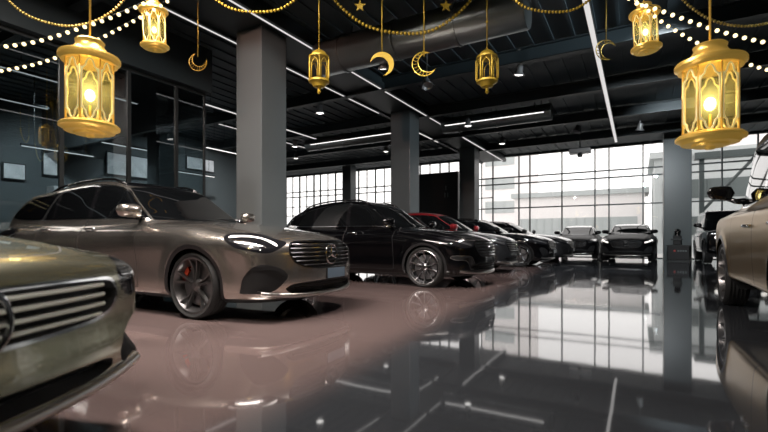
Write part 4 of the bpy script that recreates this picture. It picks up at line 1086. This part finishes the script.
black = build_car(KB, (-3.2, 7.88, 0), radians(-2), MATS['paint_black'], 'glossy black crossover with silver multi-spoke wheels behind the silver estate car', lit='lamp_lens', style='multi', rim='rim_bright', plate=None)
def CFG_C():
    c = suv_cfg(k=0., wb=2.75, low=.15); c['drl'] = DRL; c['nslat'] = 6; c['slat'] = .011; c['slatmat'] = 'satin_silver'; return c
DRL = [(.70,.752),(.9,.79),(1.10,.835),(1.27,.855),(1.27,.825),(1.1,.79),(.9,.745),(.71,.715)]
KC = KindBuilder(CFG_C(), .05)
cc = suv_cfg(k=-.25, wb=2.75, low=.06); cc['drl'] = DRL; cc['nslat'] = 6; cc['slat'] = .011; cc['slatmat'] = 'satin_silver'; cc['twotone'] = True; KR = KindBuilder(cc, .05)
red = build_car(KR, (-3.6, 11.5, 0), 0, MATS['paint_graphite'], 'dark car with red roof and bright slatted grille, third in the row', lit='lamp_lens', style='five', rim='rim_bright', plate=None, rooftop=MATS['paint_red'], bodyupper=MATS['paint_red'], rails=False)
build_car(KC, (-3.15, 14.7, 0), 0, MATS['paint_black'], 'fourth car of the row, black, behind the red-roofed one', lit='lamp_lens', style='five', rim='rim_bright', plate='plate_white', detail=1)
build_car(KC, (-2.95, 17.7, 0), 0, MATS['paint_graphite'], 'furthest car of the left row, dark, nearest the windows', lit='lamp_lens', style='five', rim='rim_bright', plate='plate_white', detail=1)
cd = suv_cfg(k=0., wb=2.7, low=.19); cd['drl'] = DRL; KD = KindBuilder(cd, .05)
build_car(KD, (-.33, 19.5, 0), radians(-93), MATS['paint_black_soft'], 'low black coupe parked facing us in front of the windows', style='five', rim='rim_bright', plate=None, rails=False)
build_car(KD, (-2.38, 21.0, 0), radians(-90), MATS['paint_black_soft'], 'dark car mostly hidden at the left of the low black coupe', lit='lamp_lens', style='five', rim='rim_dark', plate=None, rails=False)
def CFG_G():
    c = suv_cfg(k=0., wb=2.8)
    c['lower'] = [(.66,.40),(.74,.44),(.77,.6),(.77,.85),(.76,1.08),(.70,1.15),(.3,1.17),(-.3,1.19),(-.6,1.20),(-1.2,1.18),(-3.2,1.18),(-3.5,1.15),(-3.55,.9),(-3.5,.5),(-3.2,.38),(-1.2,.36),(0,.36)]
    c['green'] = [(-.5,1.05),(-.62,1.22),(-.80,1.55),(-.93,1.86),(-1.1,1.93),(-1.6,1.95),(-2.6,1.95),(-3.3,1.94),(-3.48,1.85),(-3.54,1.4),(-3.54,1.05),(-1.2,1.02)]
    c['gz'] = [(.9,.86),(1.1,.85),(1.3,.83),(1.6,.79),(1.9,.74),(2.1,.70)]; c['gx'] = [(-.3,.97),(-1,1.),(-3,1.),(-3.6,.98)]
    c['wz'] = [(.2,.86),(.4,.90),(.7,.92),(1.0,.92),(1.1,.90),(1.25,.85)]; c['tx'] = [(.9,.96),(.5,.98),(-.3,1),(-3,1),(-3.6,.98)]
    c['bow'] = .08; c['gbow'] = .08; c['bowr'] = .06; c['k1'] = .07; c['k2'] = .07; c['crown'] = .03; c['rcrown'] = .03
    c['win'] = [(-.74,1.26),(-.98,1.72),(-1.05,1.78),(-2.2,1.79),(-3.3,1.78),(-3.36,1.70),(-3.36,1.30),(-3.3,1.26),(-2,1.25)]; c['wst'] = 1.84; c['zz'] = lambda z: z+.28
    c['mirr'] = -.06; c['armz'] = 1.27; c['wsb'] = 1.24; c['mz'] = 1.36
    c['grille'] = [(0,1.0),(.3,1.0),(.40,.99),(.42,.95),(.42,.80),(.40,.76),(.3,.75),(0,.75)]; c['head'] = [(.60,1.0),(.70,1.04),(.82,1.02),(.88,.93),(.84,.84),(.72,.80),(.60,.84),(.56,.92)]
    c['drl'] = [(.64,.96),(.72,1.0),(.80,.97),(.83,.90),(.78,.86),(.70,.86),(.64,.90)]; c['intake'] = [(.6,.56),(.75,.60),(.9,.58),(.92,.53),(.8,.50),(.62,.50)]; c['lowgrille'] = [(0,.62),(.4,.62),(.48,.60),(.48,.55),(.4,.53),(0,.53)]; c['zp'] = .68; c['nslat'] = 3; c['skid'] = False; c['wr'] = .40; c['ra'] = .45
    return c
KG = KindBuilder(CFG_G(), .045)
build_car(KG, (2.95, 19.2, 0), radians(-90), MATS['paint_black'], 'tall boxy black off-roader facing us right of the window column', style='five', rim='rim_dark', plate='plate_white', rails=False)

gold = build_car(KG, (1.86, 7.13, 0), radians(90), MATS['paint_gold_haze_dark'], 'blurred car side tinted by gold haze cut off by the right edge', style='multi', rim='rim_dark', mirmat=MATS['black_gloss'], lit='lamp_lens')

# ================================================================== light, world, camera
w = SC.world = bpy.data.worlds.new('world'); w.use_nodes = True; bg = w.node_tree.nodes['Background']; bg.inputs[0].default_value = (1., .93, .91, 1); bg.inputs[1].default_value = 2.35
def area(name, loc, tgt, sx, sy, e, col=(1,1,1), portal=False):
    l = bpy.data.lights.new(name, 'AREA'); l.shape = 'RECTANGLE'; l.size = sx; l.size_y = sy; l.energy = e; l.color = col
    o = bpy.data.objects.new(name, l); COL.objects.link(o); o.location = loc; o.rotation_euler = (Vector(loc)-Vector(tgt)).to_track_quat('Z', 'Y').to_euler()
    if portal: l.cycles.is_portal = True
    return o
area('window_portal', (-4.7, YW+.2, 2.6), (-4.7, 0, 2.6), 25, 5.2, 1, portal=True)
def spotl(name, loc, tgt, e, ang=70, col=(1,1,1), r=.06):
    l = bpy.data.lights.new(name, 'SPOT'); l.energy = e; l.spot_size = radians(ang); l.spot_blend = .7; l.color = col; l.shadow_soft_size = r
    o = bpy.data.objects.new(name, l); COL.objects.link(o); o.location = loc; o.rotation_euler = (Vector(loc)-Vector(tgt)).to_track_quat('Z', 'Y').to_euler(); return o
spotl('spot_light', (-3.0, .2, 4.9), (-4.6, 4.6, .6), 650, 75, (1,.91,.85))
spotl('spot_light', (-5.2, 1.2, 4.9), (-6.4, 6.2, 3.0), 620, 60, (1,.55,.42))
spotl('spot_light', (-1.6, 5.6, 4.9), (-3.2, 5.6, 0), 520, 95, (1,.9,.85))
spotl('spot_light', (-2.0, 9.6, 4.9), (-3.2, 9.6, 0), 600, 95, (1,.88,.82))
spotl('spot_light', (.2, -.6, 4.9), (-1.6, .6, .6), 330, 60, (1,.95,.85))
spotl('spot_light', (-.8, 2.2, 4.9), (-2.2, 2.6, 0), 380, 100, (1,.86,.80))
spotl('spot_light', (-2.5, 13.2, 4.9), (-3.4, 13.2, 0), 500, 95, (.95,.97,1))
spotl('spot_light', (3.5, 8., 4.9), (-6.0, 11., 2.8), 1300, 60, (.82,.93,1), .15)
spotl('spot_light', (.5, 9., 4.9), (-.6, 19., 0), 1200, 70, (.95,.98,1), .1)  # added fill towards the far cars, no fixture there
spotl('spot_light', (1.0, 14., 4.9), (1.4, 21.5, 2.), 420, 80, (.85,.95,1), .1)
area('car_highlight_fill', (-4.2, 2.2, 5.1), (-4.4, 3.2, 0), 4.2, .8, 620, (1,.90,.83))  # unseen area light added for highlights on the silver car

spotl('spot_light', (-13.0, 5.5, 4.9), (-15.5, 7.5, 1.5), 800, 110, (.95,.98,1), .1)
spotl('spot_light', (-13.0, 10.5, 4.9), (-16.0, 11.5, 1.5), 800, 110, (.95,.98,1), .1)
c = bpy.data.cameras.new('camera'); co = bpy.data.objects.new('camera', c); COL.objects.link(co); SC.camera = co
c.sensor_width = 36; c.lens = F_PX/768*36; c.shift_y = (HZ-216)/768; co.location = (0,0,EYE); co.rotation_euler = (pi/2, 0, radians(30)); c.clip_start = .05; c.clip_end = 300
c.dof.use_dof = True; c.dof.focus_distance = 6.0; c.dof.aperture_fstop = 1.8
SC.cycles.use_denoising = True; SC.cycles.max_bounces = 10; SC.cycles.glossy_bounces = 6; SC.cycles.transparent_max_bounces = 24
SC.cycles.caustics_reflective = False; SC.cycles.caustics_refractive = False; SC.cycles.sample_clamp_indirect = 6
SC.view_settings.view_transform = 'Standard'; SC.view_settings.look = 'None'; SC.view_settings.exposure = 0.
